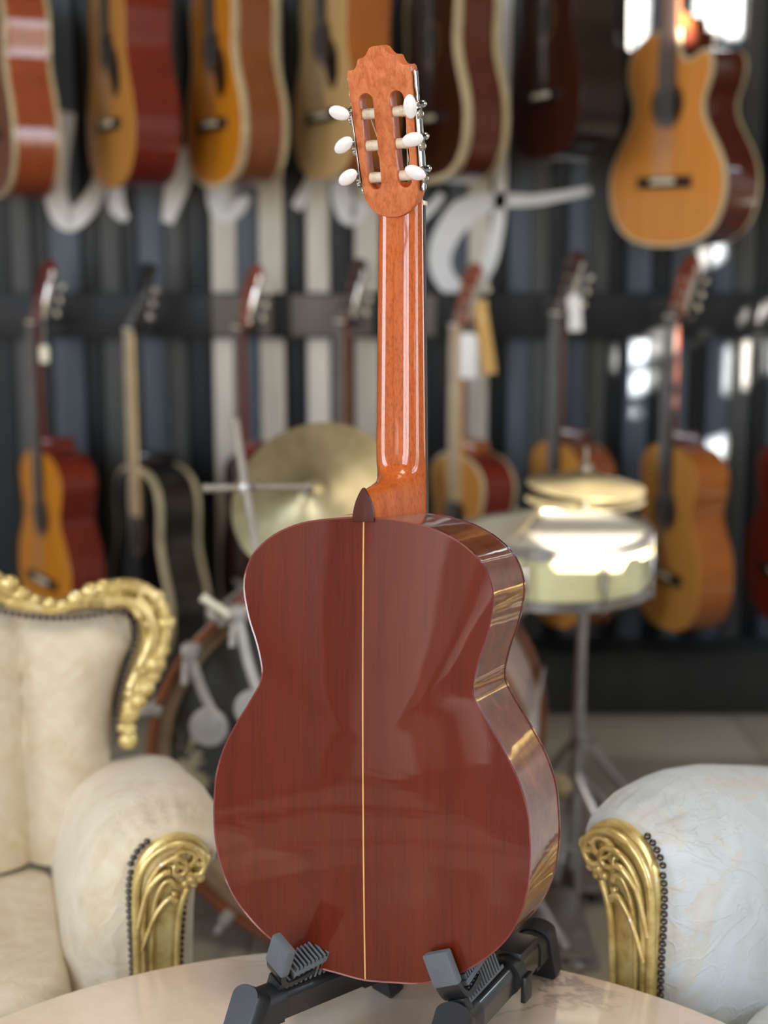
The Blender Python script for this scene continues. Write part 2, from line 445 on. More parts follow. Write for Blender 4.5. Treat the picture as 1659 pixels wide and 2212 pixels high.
# ------------------------------------------------------------------ guitars
CLASSICAL = [(.0025, .0300), (.0060, .0600), (.0135, .0796*1.03), (.0305, .1123*1.03), (.0522, .1396*1.02), (.074, .1586*1.01), (.1006, .1722), (.1296, .1788), (.159, .1804),
             (.181, .1790), (.202, .1766), (.231, .1668), (.260, .1504), (.2843, .1341), (.3085, .1205), (.323, .1199), (.347, .1254),
             (.3714, .1341), (.3956, .1395), (.41, .1406), (.4246, .1379), (.4415, .1297), (.456, .115), (.468, .0959), (.4777, .0687), (.4826, .036)]
DREAD = [(.003, .045), (.012, .100), (.033, .148), (.065, .178), (.10, .193), (.14, .198), (.18, .194), (.22, .181), (.26, .161),
         (.30, .145), (.33, .140), (.36, .1415), (.40, .146), (.43, .144), (.46, .132), (.48, .114), (.495, .085), (.504, .045)]
JUMBO = [(.003, .050), (.012, .105), (.035, .155), (.07, .188), (.11, .203), (.15, .208), (.19, .202), (.23, .183), (.27, .155),
         (.305, .132), (.335, .124), (.36, .128), (.39, .142), (.42, .149), (.45, .148), (.48, .134), (.50, .110), (.515, .075), (.523, .035)]
def outline(tab, top, n=120, cut=False):
    R = [Vector((hw, z)) for z, hw in tab]
    L = [Vector((-hw, z)) for z, hw in reversed(tab)]
    if cut:                                                   # a horn and a scooped shoulder on the -x side
        L = [Vector(p) for p in ((-.030, .521), (-.034, .485), (-.046, .456), (-.070, .446), (-.098, .456), (-.122, .466), (-.143, .452))] + [q for q in L if q.y < .43]
    P = [Vector((0, 0))]+R+[Vector((0, top))]+L
    P = cr([(p.x, p.y, 0) for p in P], 8, True)
    return resample([Vector((p.x, p.y)) for p in P], n)

def plate(P, y0, dome, sign, rings=7, inset=0.0):
    """a domed plate filling outline P at depth y0; sign -1 bulges toward -y"""
    c = Vector((0, sum(p.y for p in P)/len(P)-0.0))
    b = MB(); R = []
    for k in range(rings):
        s = 1-k/rings
        R.append([(p.x*s, y0+sign*dome*(1-s*s), c.y+(p.y-c.y)*s) for p in P])
    b.loft(R, False, True); return b

def guitar(name, label, mtx, tab=CLASSICAL, L=.485, depth=.097, top='spruce', side='rosewood', back=None, bind='cream', bw=.004,
           neckm='neck', board='ebony', headm='head', scale_len=.325, slotted=True, hero=False, button='ivory', cut=False, bridge_w=.19,
           plate_m='chrome', pick=None, headless=False, group=None, hole_r=.043):
    g = thing(name, label, 'guitar', mtx, group)
    P = outline(tab, L, 160 if hero else 96, cut)
    # sides
    b = MB(); ys = [0.0015, .012, depth*.5, depth-.012, depth-.0015]
    b.loft([[(p.x, y, p.y) for p in P] for y in ys], False, False)
    b.build('side', side, g, ang=60)
    # back and top
    Pi = offset(P, .0012)
    bk = plate(Pi, 0.0, .004 if hero else .003, -1, 9); bk.loft([[(p.x, .0015, p.y) for p in P], [(p.x, 0, p.y) for p in Pi]], False, False)
    bk.build('back', back or side, g, ang=60)
    tp = plate(Pi, depth, .0015, 1, 5); tp.loft([[(p.x, depth-.0015, p.y) for p in P], [(p.x, depth, p.y) for p in Pi]], False, False)
    tp.build('top', top, g, ang=60)
    # bindings
    if bind:
        for y0, y1 in ((0.0004, bw), (depth-bw, depth-.0004)):
            b = MB(); O = offset(P, -.0006); I = offset(P, .0022)
            b.loft([[(p.x, y0, p.y) for p in I], [(p.x, y0-.0006 if y0 < .05 else y0, p.y) for p in O], [(p.x, y1, p.y) for p in O], [(p.x, y1, p.y) for p in P]], False, False)
            if y0 > .05: b.loft([[(p.x, depth+.0006, p.y) for p in offset(P, bw*.8)], [(p.x, depth+.0006, p.y) for p in O], [(p.x, y0, p.y) for p in O]], False, False)
            elif not hero: b.loft([[(p.x, -.0006, p.y) for p in offset(P, bw*.8)], [(p.x, -.0006, p.y) for p in O], [(p.x, y1, p.y) for p in O]], False, False)
            b.build('binding', bind, g, ang=50)
    fy = depth+.0005
    # sound hole, rosette, bridge
    hz = L*.655
    b = MB(); b.lathe([(hole_r, 0), (hole_r, .002)], 32, T((0, fy+.001, hz)) @ RX(-90)); b.build('soundhole', 'hole', g)
    b = MB()
    b.lathe([(hole_r+.002, .0), (hole_r+.002, .0032), (hole_r+.014, .0032), (hole_r+.014, 0)], 32, T((0, fy, hz)) @ RX(-90), cap=False)
    b.build('rosette', 'rosette', g)
    bz = L*.30
    b = MB(); b.box((0, fy+.004, bz), (bridge_w, .008, .028), bev=.002); br = b.build('bridge', 'ebony', g)
    b = MB(); b.box((0, fy+.009, bz+.002), (.085, .007, .012), bev=.001); b.build('saddle', 'ivory', br)
    if pick:
        pl = [Vector((hole_r*math.cos(a)-.004, hz+hole_r*math.sin(a))) for a in [PI+0.15+i*.2 for i in range(8)]]
        pl = pl+[Vector((-.045, hz-.115)), Vector((-.075, hz-.12)), Vector((-.098, hz-.09)), Vector((-.095, hz-.04)), Vector((-.07, hz-.005))]
        me = poly_mesh([(p.x, p.y) for p in pl], [], .0016, .0004); me.transform(T((0, fy+.0012, 0)))
        link('pickguard', me, pick, g)
    # neck and heel
    nutz = L+scale_len; nb = depth-.0165                       # back of the shaft
    yf = depth+.002                                            # underside of the fretboard
    b = MB(); secs = []
    NH = 20
    zs = [-.002, .003, .008, .013, .018, .023, .028, .033, .038, .044, .052, .062] + [.075+i*(scale_len-.085)/11 for i in range(12)]
    tip = .0285
    for z in zs:
        w2 = .0285-.0035*max(0, z)/scale_len
        base = nb-.0015+.0040*max(0, z)/scale_len
        k = max(0.0, 1-z/.066)                                  # 1 at body, 0 where the shaft begins
        cut_y = .002 if z < tip else base-(base-.002)*max(0, 1-(z-tip)/.030)**2.6
        full = max(0.0, min(1.0, (base-cut_y)/(base-.002)))
        ring = []
        for i in range(NH+1):
            a = PI*i/NH; cx = math.cos(a); sy = math.sin(a)
            yy = yf-(yf-base)*sy**.8
            xx = w2*(abs(cx)**.72)*(1 if cx >= 0 else -1)
            if full > 0:                                       # flare back into the heel
                s = sy**1.3
                yy2 = yf-(yf-cut_y)*s
                hw = w2*(1-s)**.55 if s < 1 else 0
                nar = (.0102*max(0.0, 1-(max(0, z)/tip)**1.9) if z < tip else 0.0)
                prof = w2*(1-s)**.9+(nar*.95)*s
                xx2 = prof*(1 if cx >= 0 else -1)
                if abs(cx) < 1e-6: xx2 = 0
                m = full**.7
                xx = xx+(xx2-xx)*m; yy = yy+(yy2-yy)*m
            ring.append((xx, yy, L+z))
        secs.append(ring)
    # the throat under the headstock
    for z, dw, dy in ((scale_len+.006, 0, .000), (scale_len+.016, .001, -.001), (scale_len+.022, .000, .004)):
        ring = []
        for i in range(NH+1):
            a = PI*i/NH; cx = math.cos(a); sy = math.sin(a)
            tl = math.tan(math.radians(13))*max(0, z-scale_len)
            ring.append(((.0252+dw)*(abs(cx)**.72)*(1 if cx >= 0 else -1), yf-tl-(yf-nb-.0035+dy)*sy**.8, L+z))
        secs.append(ring)
    b.loft(secs); b.build('neck', neckm, g, ang=50)
    if hero:
        hc = []
        for z, w_ in ((-.004, .0118), (.003, .0112), (.010, .0098), (.017, .0076), (.023, .0048), (.028, .0018), (.0297, .0004)):
            hc.append((w_, L+z))
        me = poly_mesh([(x, z) for x, z in hc]+[(-x, z) for x, z in reversed(hc)], [], .0042, .0006)
        me.transform(T((0, .0000, 0))); link('heel_cap', me, 'heelcap', g)
        b = MB(); c0 = sum(p.y for p in Pi)/len(Pi)
        rings = []
        for k in range(33):
            z = .0015+(L-.003)*k/32
            s = abs(z-c0)/(L-c0 if z > c0 else c0)
            y = -.004*(1-min(1, s)**2)-.0003
            rings.append([(-.0008, y+.0006, z), (-.0008, y, z), (.0008, y, z), (.0008, y+.0006, z)])
        b.loft(rings); b.build('center_strip', 'seam', g)
    # fretboard
    b = MB(); z0 = hz+hole_r+.004
    b.loft([[(-.031, yf, z0), (.031, yf, z0), (.030, yf+.006, z0), (-.030, yf+.006, z0)],
            [(-.026, yf, nutz), (.026, yf, nutz), (.0255, yf+.006, nutz), (-.0255, yf+.006, nutz)]])
    b.build('fretboard', board, g, smooth=False)
    MBbox('nut', (0, yf+.004, nutz+.003), (.052, .012, .005), 'ivory', g, .0008)
    # headstock, tipped back 13 degrees
    HM = T((-.0015, yf-.003, nutz+.004)) @ RX(15)
    th = .0195
    crest = [(.0348, .1330), (.0346, .1372), (.0330, .1389), (.0300, .1388), (.0270, .1394), (.0247, .1412), (.0230, .1440), (.0219, .1472), (.0212, .1488),
             (.0196, .1498), (.0168, .1500), (.0138, .1511), (.0112, .1533), (.0092, .1562), (.0076, .1585), (.0050, .1599), (.0020, .1602)]
    if not slotted:
        crest = [(.036, .150), (.033, .163), (.028, .168), (.012, .166), (.005, .172)]
    right = ([(.0300, .010), (.0310, .030)] if hero else [(.0255, -.004), (.0262, .006), (.0300, .020), (.0312, .028)])+crest
    bot = [(-.0262, .0015), (-.0200, -.0055), (-.0125, -.0095), (-.005, -.0115), (.005, -.0115), (.0125, -.0095), (.0200, -.0055), (.0262, .0015)] if hero else []
    poly = right+[(-x, v) for x, v in reversed(right)]+bot
    holes = []
    slots = ((-.0172, .0250, .108), (.0172, .0250, .108))
    if slotted:
        for cx, v0, v1 in slots:
            r = .0086
            holes.append([(cx+r*math.cos(a), v1+r*math.sin(a)) for a in [PI*i/10 for i in range(11)]]
                         + [(cx+r*math.cos(a), v0+r*math.sin(a)) for a in [PI+PI*i/10 for i in range(11)]])
    me = poly_mesh(poly, holes, th, .0009)
    me.transform(HM @ T((0, -th/2, 0))); hd = link('headstock', me, headm, g)
    vs = (.0290, .0620, .0945)
    angs = {(-1, 0): 28, (-1, 1): 30, (-1, 2): -20, (1, 0): -24, (1, 1): 8, (1, 2): 88}
    btn = None; rol = None
    for sd in (-1, 1):
        if slotted:
            tp_ = []
            for v, h in ((.012, .0015), (.0135, .0042), (.016, .0052), (.019, .0045), (.021, .0026), (.023, .0040), (.026, .0074), (.098, .0074), (.101, .0042),
                         (.104, .0026), (.107, .0040), (.110, .0022), (.113, .0034), (.118, .0048), (.127, .0042), (.132, .0050), (.1335, .0036), (.1325, .001)):
                tp_.append((h, v))
            me = poly_mesh(tp_+[(-h, v) for h, v in reversed(tp_)], [], .0018, .0004)
            ex = .0338
            me.transform(HM @ T((0, -th/2, 0)) @ T((sd*ex, 0, 0)) @ RY(sd*1.6) @ T((0, 0, 0)) @ RZ(90))
            pl_ = link('tuner_plate', me, plate_m, g)
        else:
            b = MB()
            for v in vs: b.box((sd*.024, -th-.005, v+.012), (.018, .010, .016), HM, .002)
            pl_ = b.build('tuner_plate', plate_m, g)
        for k, v in enumerate(vs):
            if slotted:
                x = sd*(.0356+.0008*k)
                if hero:
                    b = MB()
                    b.lathe([(.0048, 0), (.0055, .001), (.0055, .0032), (.004, .004), (.002, .0055)], 14, HM @ T((x, -th*.62, v-.004)) @ RY(90*sd))
                    b.lathe([(.003, -.008), (.003, .008)], 10, HM @ T((x+sd*.0028, -th*.62, v+.005)) @ RX(90))
                    b.ball((0, 0, 0), .0042, u=10, v=7, mat=HM @ T((x+sd*.003, -th*.25, v+.005)))
                    b.tube([(x+sd*.0025, -th*.6, v+.005), (x+sd*.0025, -th-.016, v+.005)], .0017, 8, mat=HM)
                    b.build('gear', 'chrome', pl_)
                bm_ = HM @ T((x+sd*.0025, -th-.020, v+.005)) @ RY(-angs[(sd, k)])
                if btn is None:
                    b = MB()
                    q = []
                    for i in range(9):
                        a = PI*i/8
                        q.append((.0066*math.sin(a)**.75+.0002, -.0036*math.cos(a)))
                    b.lathe(q, 24, RX(90)); btn_me = b.mesh('tuning_button')
                    btn = link('tuning_button', btn_me, button, pl_ if False else g, bm_ @ SC(1.78, 1.05, 1.08))
                else: again(btn, g, bm_ @ SC(1.78, 1.05, 1.08))
                if hero or True:
                    cx = sd*.0172
                    if rol is None:
                        b = MB(); b.lathe([(.0050, -.0092), (.0056, -.0087), (.0056, .0087), (.0050, .0092)], 16, RY(90)); rol = b.build('string_roller', 'ivory', g)
                        rol.matrix_local = HM @ T((cx, -th*.52, v))
                    else: again(rol, g, HM @ T((cx, -th*.52, v)))
            else:
                m = HM @ T((sd*.050, -th-.004, v+.012)) @ RZ(90)
                if btn is None:
                    b = MB(); b.lathe([(.001, -.003), (.008, -.0022), (.0092, 0), (.008, .0022), (.001, .003)], 16, RX(90))
                    b.tube([(0, .0, 0), (0, .018*1.0, 0)], .002, 8)
                    btn = b.build('tuning_button', button, g); btn.matrix_local = HM @ T((sd*.048, -th-.004, v+.012)) @ RZ(90 if sd > 0 else -90)
                else: again(btn, g, HM @ T((sd*.048, -th-.004, v+.012)) @ RZ(90 if sd > 0 else -90))
    # strings
    allb = MB()
    for i in range(6):
        x0 = (-.029+i*.0116); x1 = (-.021+i*.0084)
        b = MB() if hero else allb
        sd = -1 if i < 3 else 1
        k = i if i < 3 else 5-i
        end = HM @ Vector((sd*(.0172+(-.004+.004*k)), -th*.3 if slotted else .002, vs[k]))
        b.tube([(x0, fy+.011, bz), (x1, yf+.009, nutz+.003), end], .0006 if hero else .0005, 5)
        if hero:
            b.tube([(sd*(.0150+.0035*j_/12), 0, 0) for j_ in range(2)], .0001, 4, mat=HM)
            hel = [(sd*(.0165+.0048*j_/24), -th*.52+.0056*math.cos(j_*PI/4), vs[k]+.0056*math.sin(j_*PI/4)) for j_ in range(25)]
            b.tube(hel, .0006, 5, mat=HM)
            b.build('string', 'string', g)
    if not hero: allb.build('string_set', 'steel', g)
    return g

GYAW = -24
hero_m = T((-0.0196, 1.429, 0.5315)) @ RZ(GYAW) @ RX(-6.0) @ RY(-2.8)
guitar('classical_guitar', 'dark red brown glossy classical guitar standing back to us on the marble table', hero_m, hero=True,
       side='side', back='back', bind='binding_dark', bw=.0035, button='pearl', plate_m='chrome')

WY = 3.76
def hang(u_x, z, yaw, depth, y=WY):
    """matrix that puts the bottom centre of the front face at (u_x, y, z), front turned yaw degrees to the left of the room's near side"""
    r = RZ(180-yaw)
    return T((u_x, y, z)) @ r @ T((0, -depth, 0))
# lower row, left to right (bottom of front: x, z)
LOW = [
    ('classical_guitar', 'amber topped guitar with red brown sides hanging at the far left, lower row', -.885, .262, 56, dict(top='spruce_amber', side='mah_red', bind=None, headm='mah_red', neckm='mah_red')),
    ('acoustic_guitar', 'black acoustic guitar with double cream binding and pale fretboard, lower row', -.640, .200, 58, dict(tab=DREAD, L=.508, depth=.115, top='black_gloss', side='black_gloss', bind='cream', bw=.013, board='maple_board', headm='black_gloss', neckm='black_gloss', slotted=False, button='chrome', scale_len=.345)),
    ('classical_guitar', 'guitar with red headstock and slim red neck hanging behind the crash cymbal', -.365, .250, 64, dict(top='rosewood', side='mah_red', bind=None, headm='mah_orange', neckm='mah_red', board='rose_board')),
    ('classical_guitar', 'guitar with a dark headstock whose brown neck rises behind the cymbal top', -.105, .265, 64, dict(top='mah_brown', side='mah_brown', bind=None, headm='top_dark', neckm='mah_brown', board='rose_board')),
    ('acoustic_guitar', 'guitar with cream bound red sides and two cards on its headstock', .185, .255, 64, dict(top='spruce_honey', side='mah_red', bind='cream', bw=.007, headm='mah_orange', neckm='mah_amber', board='maple_board', slotted=True)),
    ('classical_guitar', 'spruce topped guitar with brown sides hanging partly behind the snare drum', .440, .285, 68, dict(top='spruce_honey', side='mah_brown', bind=None, headm='top_dark', neckm='rosewood')),
    ('classical_guitar', 'natural honey coloured classical guitar with three cream pegs showing, lower row right', .728, .277, 71, dict(top='spruce_honey', side='mah_amber', bind=None, headm='mah_orange', neckm='rosewood')),
    ('classical_guitar', 'dark red guitar cut by the right edge, lower row', 1.035, .280, 72, dict(top='cherry', side='cherry', bind=None, headm='cherry', neckm='cherry')),
]
UP = [
    ('acoustic_guitar', 'brown guitar with orange sides and cream binding at the far left, upper row', -.965, 1.380, 62, dict(tab=DREAD, L=.508, depth=.115, top='top_brown', side='mah_orange', bind='cream', bw=.010)),
    ('acoustic_guitar', 'spruce topped guitar with unbound dark red sides, second from the left above', -.675, 1.405, 63, dict(tab=DREAD, L=.508, depth=.115, top='spruce_honey', side='mah_red', bind=None, pick='black_gloss')),
    ('acoustic_guitar', 'spruce topped guitar with brown sides and thick cream binding, third from the left above', -.420, 1.405, 63, dict(tab=DREAD, L=.508, depth=.115, top='spruce_amber', side='mah_brown', bind='cream', bw=.014, pick='top_dark')),
    ('acoustic_guitar', 'pale spruce guitar with amber sides hanging left behind the big headstock', -.150, 1.425, 65, dict(tab=DREAD, L=.508, depth=.115, top='spruce_pale', side='mah_amber', bind=None, pick='black_gloss')),
    ('acoustic_guitar', 'dark mahogany guitar with thick cream binding hanging right behind the big headstock', .112, 1.418, 66, dict(tab=DREAD, L=.508, depth=.115, top='top_dark', side='rosewood', bind='cream', bw=.016, pick='top_dark')),
    ('acoustic_guitar', 'nearly black smoky brown guitar hanging left of the orange cutaway guitar', .392, 1.472, 70, dict(tab=DREAD, L=.508, depth=.115, top='top_dark', side='ebony_body', bind=None)),
    ('cutaway_guitar', 'large orange topped cutaway guitar with cream binding and red brown sides', .697, 1.262, 58, dict(tab=JUMBO, L=.525, depth=.115, top='spruce_orange', side='rosewood', bind='cream', bw=.008, cut=True, board='rose_board')),
    ('acoustic_guitar', 'black guitar cut by the right edge of the picture, upper row', 1.05, 1.40, 72, dict(tab=DREAD, L=.508, depth=.115, top='black_gloss', side='black_gloss', bind=None)),
]
heads = []
for row, RW in (('low', LOW), ('up', UP)):
    for nm, lb, x, z, yaw, kw in RW:
        kw = dict(kw); d = kw.get('depth', .097)
        if row == 'up': kw.setdefault('slotted', False); kw.setdefault('scale_len', .345); kw.setdefault('button', 'chrome'); kw.setdefault('headm', 'top_dark'); kw.setdefault('neckm', 'mah_brown')
        mt = hang(x, z, yaw, d)
        guitar(nm, lb, mt, group='guitars hanging on the far wall', **kw)
        Lb = kw.get('L', .485)+kw.get('scale_len', .325)
        p = mt @ Vector((0, d-.008, Lb)); heads.append((p, yaw, mt, Lb, d, row, lb))
# hangers
for p, yaw, mt, Lb, d, row, lb in heads:
    rail_z = 1.078 if row == 'low' else 2.42
    h = thing('guitar_hanger', 'black yoke hanger holding the '+' '.join(lb.replace(',', '').split()[:11]), 'hanger', T((p.x, WALL_Y-.045, p.z)), 'guitar hangers')
    b = MB(); b.box((0, -.004, 0), (.045, .008, .07), bev=.002); b.build('wall_plate', 'hanger', h)
    q = p-Vector((p.x, WALL_Y-.045, p.z))
    dx = Vector((math.cos(math.radians(180-yaw)), math.sin(math.radians(180-yaw)), 0))
    c = mt.to_3x3() @ Vector((0, -.030, 0))
    s_ = q+c
    b = MB(); b.tube([(0, -.006, 0), (s_.x, s_.y, -.004)], .006, 8); b.build('arm', 'hanger', h)
    b = MB()
    o = mt.to_3x3() @ Vector((0, .045, 0))
    b.tube([s_+dx*.034+o, s_+dx*.034, s_, s_-dx*.034, s_-dx*.034+o], .0055, 8); b.build('yoke', 'hanger', h)

# cards hung on the headstocks
def card(label, gi, local, drop, size, mat, roll=0):
    p, yaw, mt, Lb, d, row, lb = heads[gi]
    a = mt @ Vector((local[0], d+local[1], Lb+local[2]))      # the point of the headstock the cord is tied to
    me = poly_mesh([(-size[0]/2, 0), (-size[0]/2, -size[1]), (size[0]/2, -size[1]), (size[0]/2, 0), (.006, .006), (-.006, .006)], [], .0014, .0002)
    o = link('price_tag', me, mat); o.matrix_world = T(a+Vector((0, 0, -drop))) @ RZ(-8) @ RY(roll); tag(o, label, 'tag')
    b = MB(); b.tube([(0, 0, .003), (.002, .001, drop*.5), (0, 0, drop)], .0008, 5); b.build('cord', 'tag', o)
    return o
card('small cream tag hanging from the amber guitar at the far left', 0, (-.040, -.01, .03), .09, (.022, .036), 'ivory')
card('plain white card hanging beside the bound guitar neck right of the big neck', 4, (-.040, -.01, .03), .05, (.042, .108), 'tag')
card('long kraft brown card hanging behind a white card', 4, (-.042, -.04, .09), .03, (.034, .18), 'kraft', -9)
card('white tag on the dark headstock above the snare drum', 5, (-.042, -.02, .08), .035, (.034, .085), 'tag', -4)

# script lettering painted on the far wall
M['paint_white'] = plain('white_sign_paint', (236, 236, 236), 0.6, var=0.02)
LY = WALL_Y-0.016
def stroke(nm, pts, wd, parent):
    C = cr([(x, z, 0) for x, z in pts], 8); n_ = len(C)
    wdl = [interp(i/(n_-1), wd) for i in range(n_)]
    Lh, Rh = [], []
    for i, p in enumerate(C):
        t = (C[min(i+1, n_-1)]-C[max(i-1, 0)]).normalized(); nn = Vector((-t.y, t.x, 0))
        Lh.append(p+nn*wdl[i]/2); Rh.append(p-nn*wdl[i]/2)
    b = MB()
    rings = [[(l.x, LY, l.y), (r.x, LY, r.y), (r.x, LY-.004, r.y), (l.x, LY-.004, l.y)] for l, r in zip(Lh, Rh)]
    b.loft(rings); o = b.build(nm, 'paint_white', parent, ang=50); return o
sign = thing('wall_script', 'large white hand script lettering across the dark board wall behind the guitars', 'lettering', T((0, 0, 0)))
kx = 1/811.; kz = 1/805.
def px(u, v): return ((u-829.5)*kx, 1.373-(v-440)*kz)
W1 = [(0, .03), (.5, .055), (1, .02)]
stroke('letter', [px(150, 250), px(128, 360), px(122, 430), px(145, 475), px(185, 450), px(215, 400), px(240, 330)], [(0, .05), (.4, .062), (.7, .05), (1, .03)], sign)
stroke('letter', [px(250, 300), px(252, 390), px(252, 445), px(272, 475)], [(0, .03), (.7, .045), (1, .02)], sign)
stroke('letter', [px(420, 330), px(385, 400), px(360, 480)], [(0, .06), (.6, .06), (1, .03)], sign)
stroke('letter', [px(470, 330), px(470, 420), px(485, 452), px(512, 448), px(535, 425)], [(0, .05), (.5, .07), (1, .02)], sign)
stroke('letter', [px(640, 450), px(662, 410), px(690, 360)], [(0, .03), (1, .03)], sign)
stroke('letter', [px(735, 370), px(740, 430), px(760, 465), px(790, 440)], [(0, .05), (.6, .06), (1, .03)], sign)
stroke('letter', [px(905, 470), px(935, 445), px(955, 420)], [(0, .03), (1, .02)], sign)
stroke('letter', [px(1088, -60), px(1085, 200), px(1082, 330), px(1078, 470), px(1055, 570), px(1000, 625), px(958, 590), px(955, 530), px(1000, 460), px(1070, 435), px(1160, 432), px(1275, 412)],
       [(0, .030), (.3, .034), (.45, .05), (.6, .06), (.72, .075), (.85, .035), (1, .02)], sign)

# ------------------------------------------------------------------ marble table
def marble():
    t = NT('pink_marble')
    v = t.coords((1, 1, 1))
    a = t.noise(v, 3.5, 6, 0.6, 0.6)
    base = t.ramp(a, [(0.28, lin((226, 194, 166))), (0.5, lin((240, 216, 192))), (0.72, lin((242, 228, 214)))])
    wv = t.noise(t.coords((1.0, 1.6, 1), loc=(3.1, 0.4, 0)), 3.2, 8, 0.62, 1.6)
    vein = t.ramp(wv, [(0.475, (0, 0, 0, 1)), (0.495, (1, 1, 1, 1)), (0.505, (1, 1, 1, 1)), (0.53, (0, 0, 0, 1))])
    msk = t.ramp(t.noise(v, 2.3, 2, 0.5), [(0.50, (0, 0, 0, 1)), (0.62, (1, 1, 1, 1))])
    vm = t.mix(1.0, vein, msk, 'MULTIPLY')
    sx = t.node('ShaderNodeSeparateColor'); t.l.new(vm, sx.inputs[0])
    m2 = t.node('ShaderNodeMath', operation='MULTIPLY'); m2.inputs[1].default_value = 0.8; t.l.new(sx.outputs[0], m2.inputs[0])
    col = t.mix(m2.outputs[0], base, lin((112, 104, 106)))
    fine = t.noise(v, 38, 5, 0.7)
    col = t.mix(0.10, col, t.ramp(fine, [(0.35, lin((200, 150, 120))), (0.65, lin((240, 232, 224)))]))
    return t.set(Base_Color=col, Roughness=0.22, Coat_Weight=0.3, Coat_Roughness=0.1)
M['marble'] = marble()
def gold():
    t = NT('worn_gilding')
    a = t.noise(t.coords((1, 1, 1)), 40, 5, 0.65)
    col = t.ramp(a, [(0.25, lin((164, 132, 68))), (0.5, lin((220, 192, 122))), (0.78, lin((240, 222, 166)))])
    b_ = t.noise(t.coords((1, 1, 1)), 90, 2, 0.5)
    chip = t.ramp(b_, [(0.70, (0, 0, 0, 1)), (0.74, (1, 1, 1, 1))])
    sx = t.node('ShaderNodeSeparateColor'); t.l.new(chip, sx.inputs[0])
    col = t.mix(sx.outputs[0], col, lin((232, 226, 210)))
    return t.set(Base_Color=col, Roughness=0.29, Metallic=0.4, Coat_Weight=0.25, Coat_Roughness=0.2)
M['gold'] = gold()
tb = thing('coffee_table', 'round pinkish beige marble topped table under the guitar stand', 'table', T((-0.03, 1.09, 0)))
b = MB(); b.lathe([(.50, .428), (.545, .430), (.556, .436), (.560, .446), (.556, .456), (.548, .460), (.30, .460)], 128); b.build('table_top', 'marble', tb)
b = MB(); b.lathe([(.20, .03), (.22, .05), (.10, .10), (.06, .16), (.085, .24), (.05, .30), (.09, .38), (.30, .405), (.42, .428)], 40); b.build('pedestal', 'gold', tb)
for k in range(3):
    a = 2*PI*k/3+.5
    b = MB(); b.tube(cr([(.08*math.cos(a), .08*math.sin(a), .12), (.20*math.cos(a), .20*math.sin(a), .09), (.30*math.cos(a), .30*math.sin(a), .03), (.33*math.cos(a), .33*math.sin(a), .018)], 5),
                     [.03-.0008*i for i in range(16)], 10); b.build('foot', 'gold', tb)

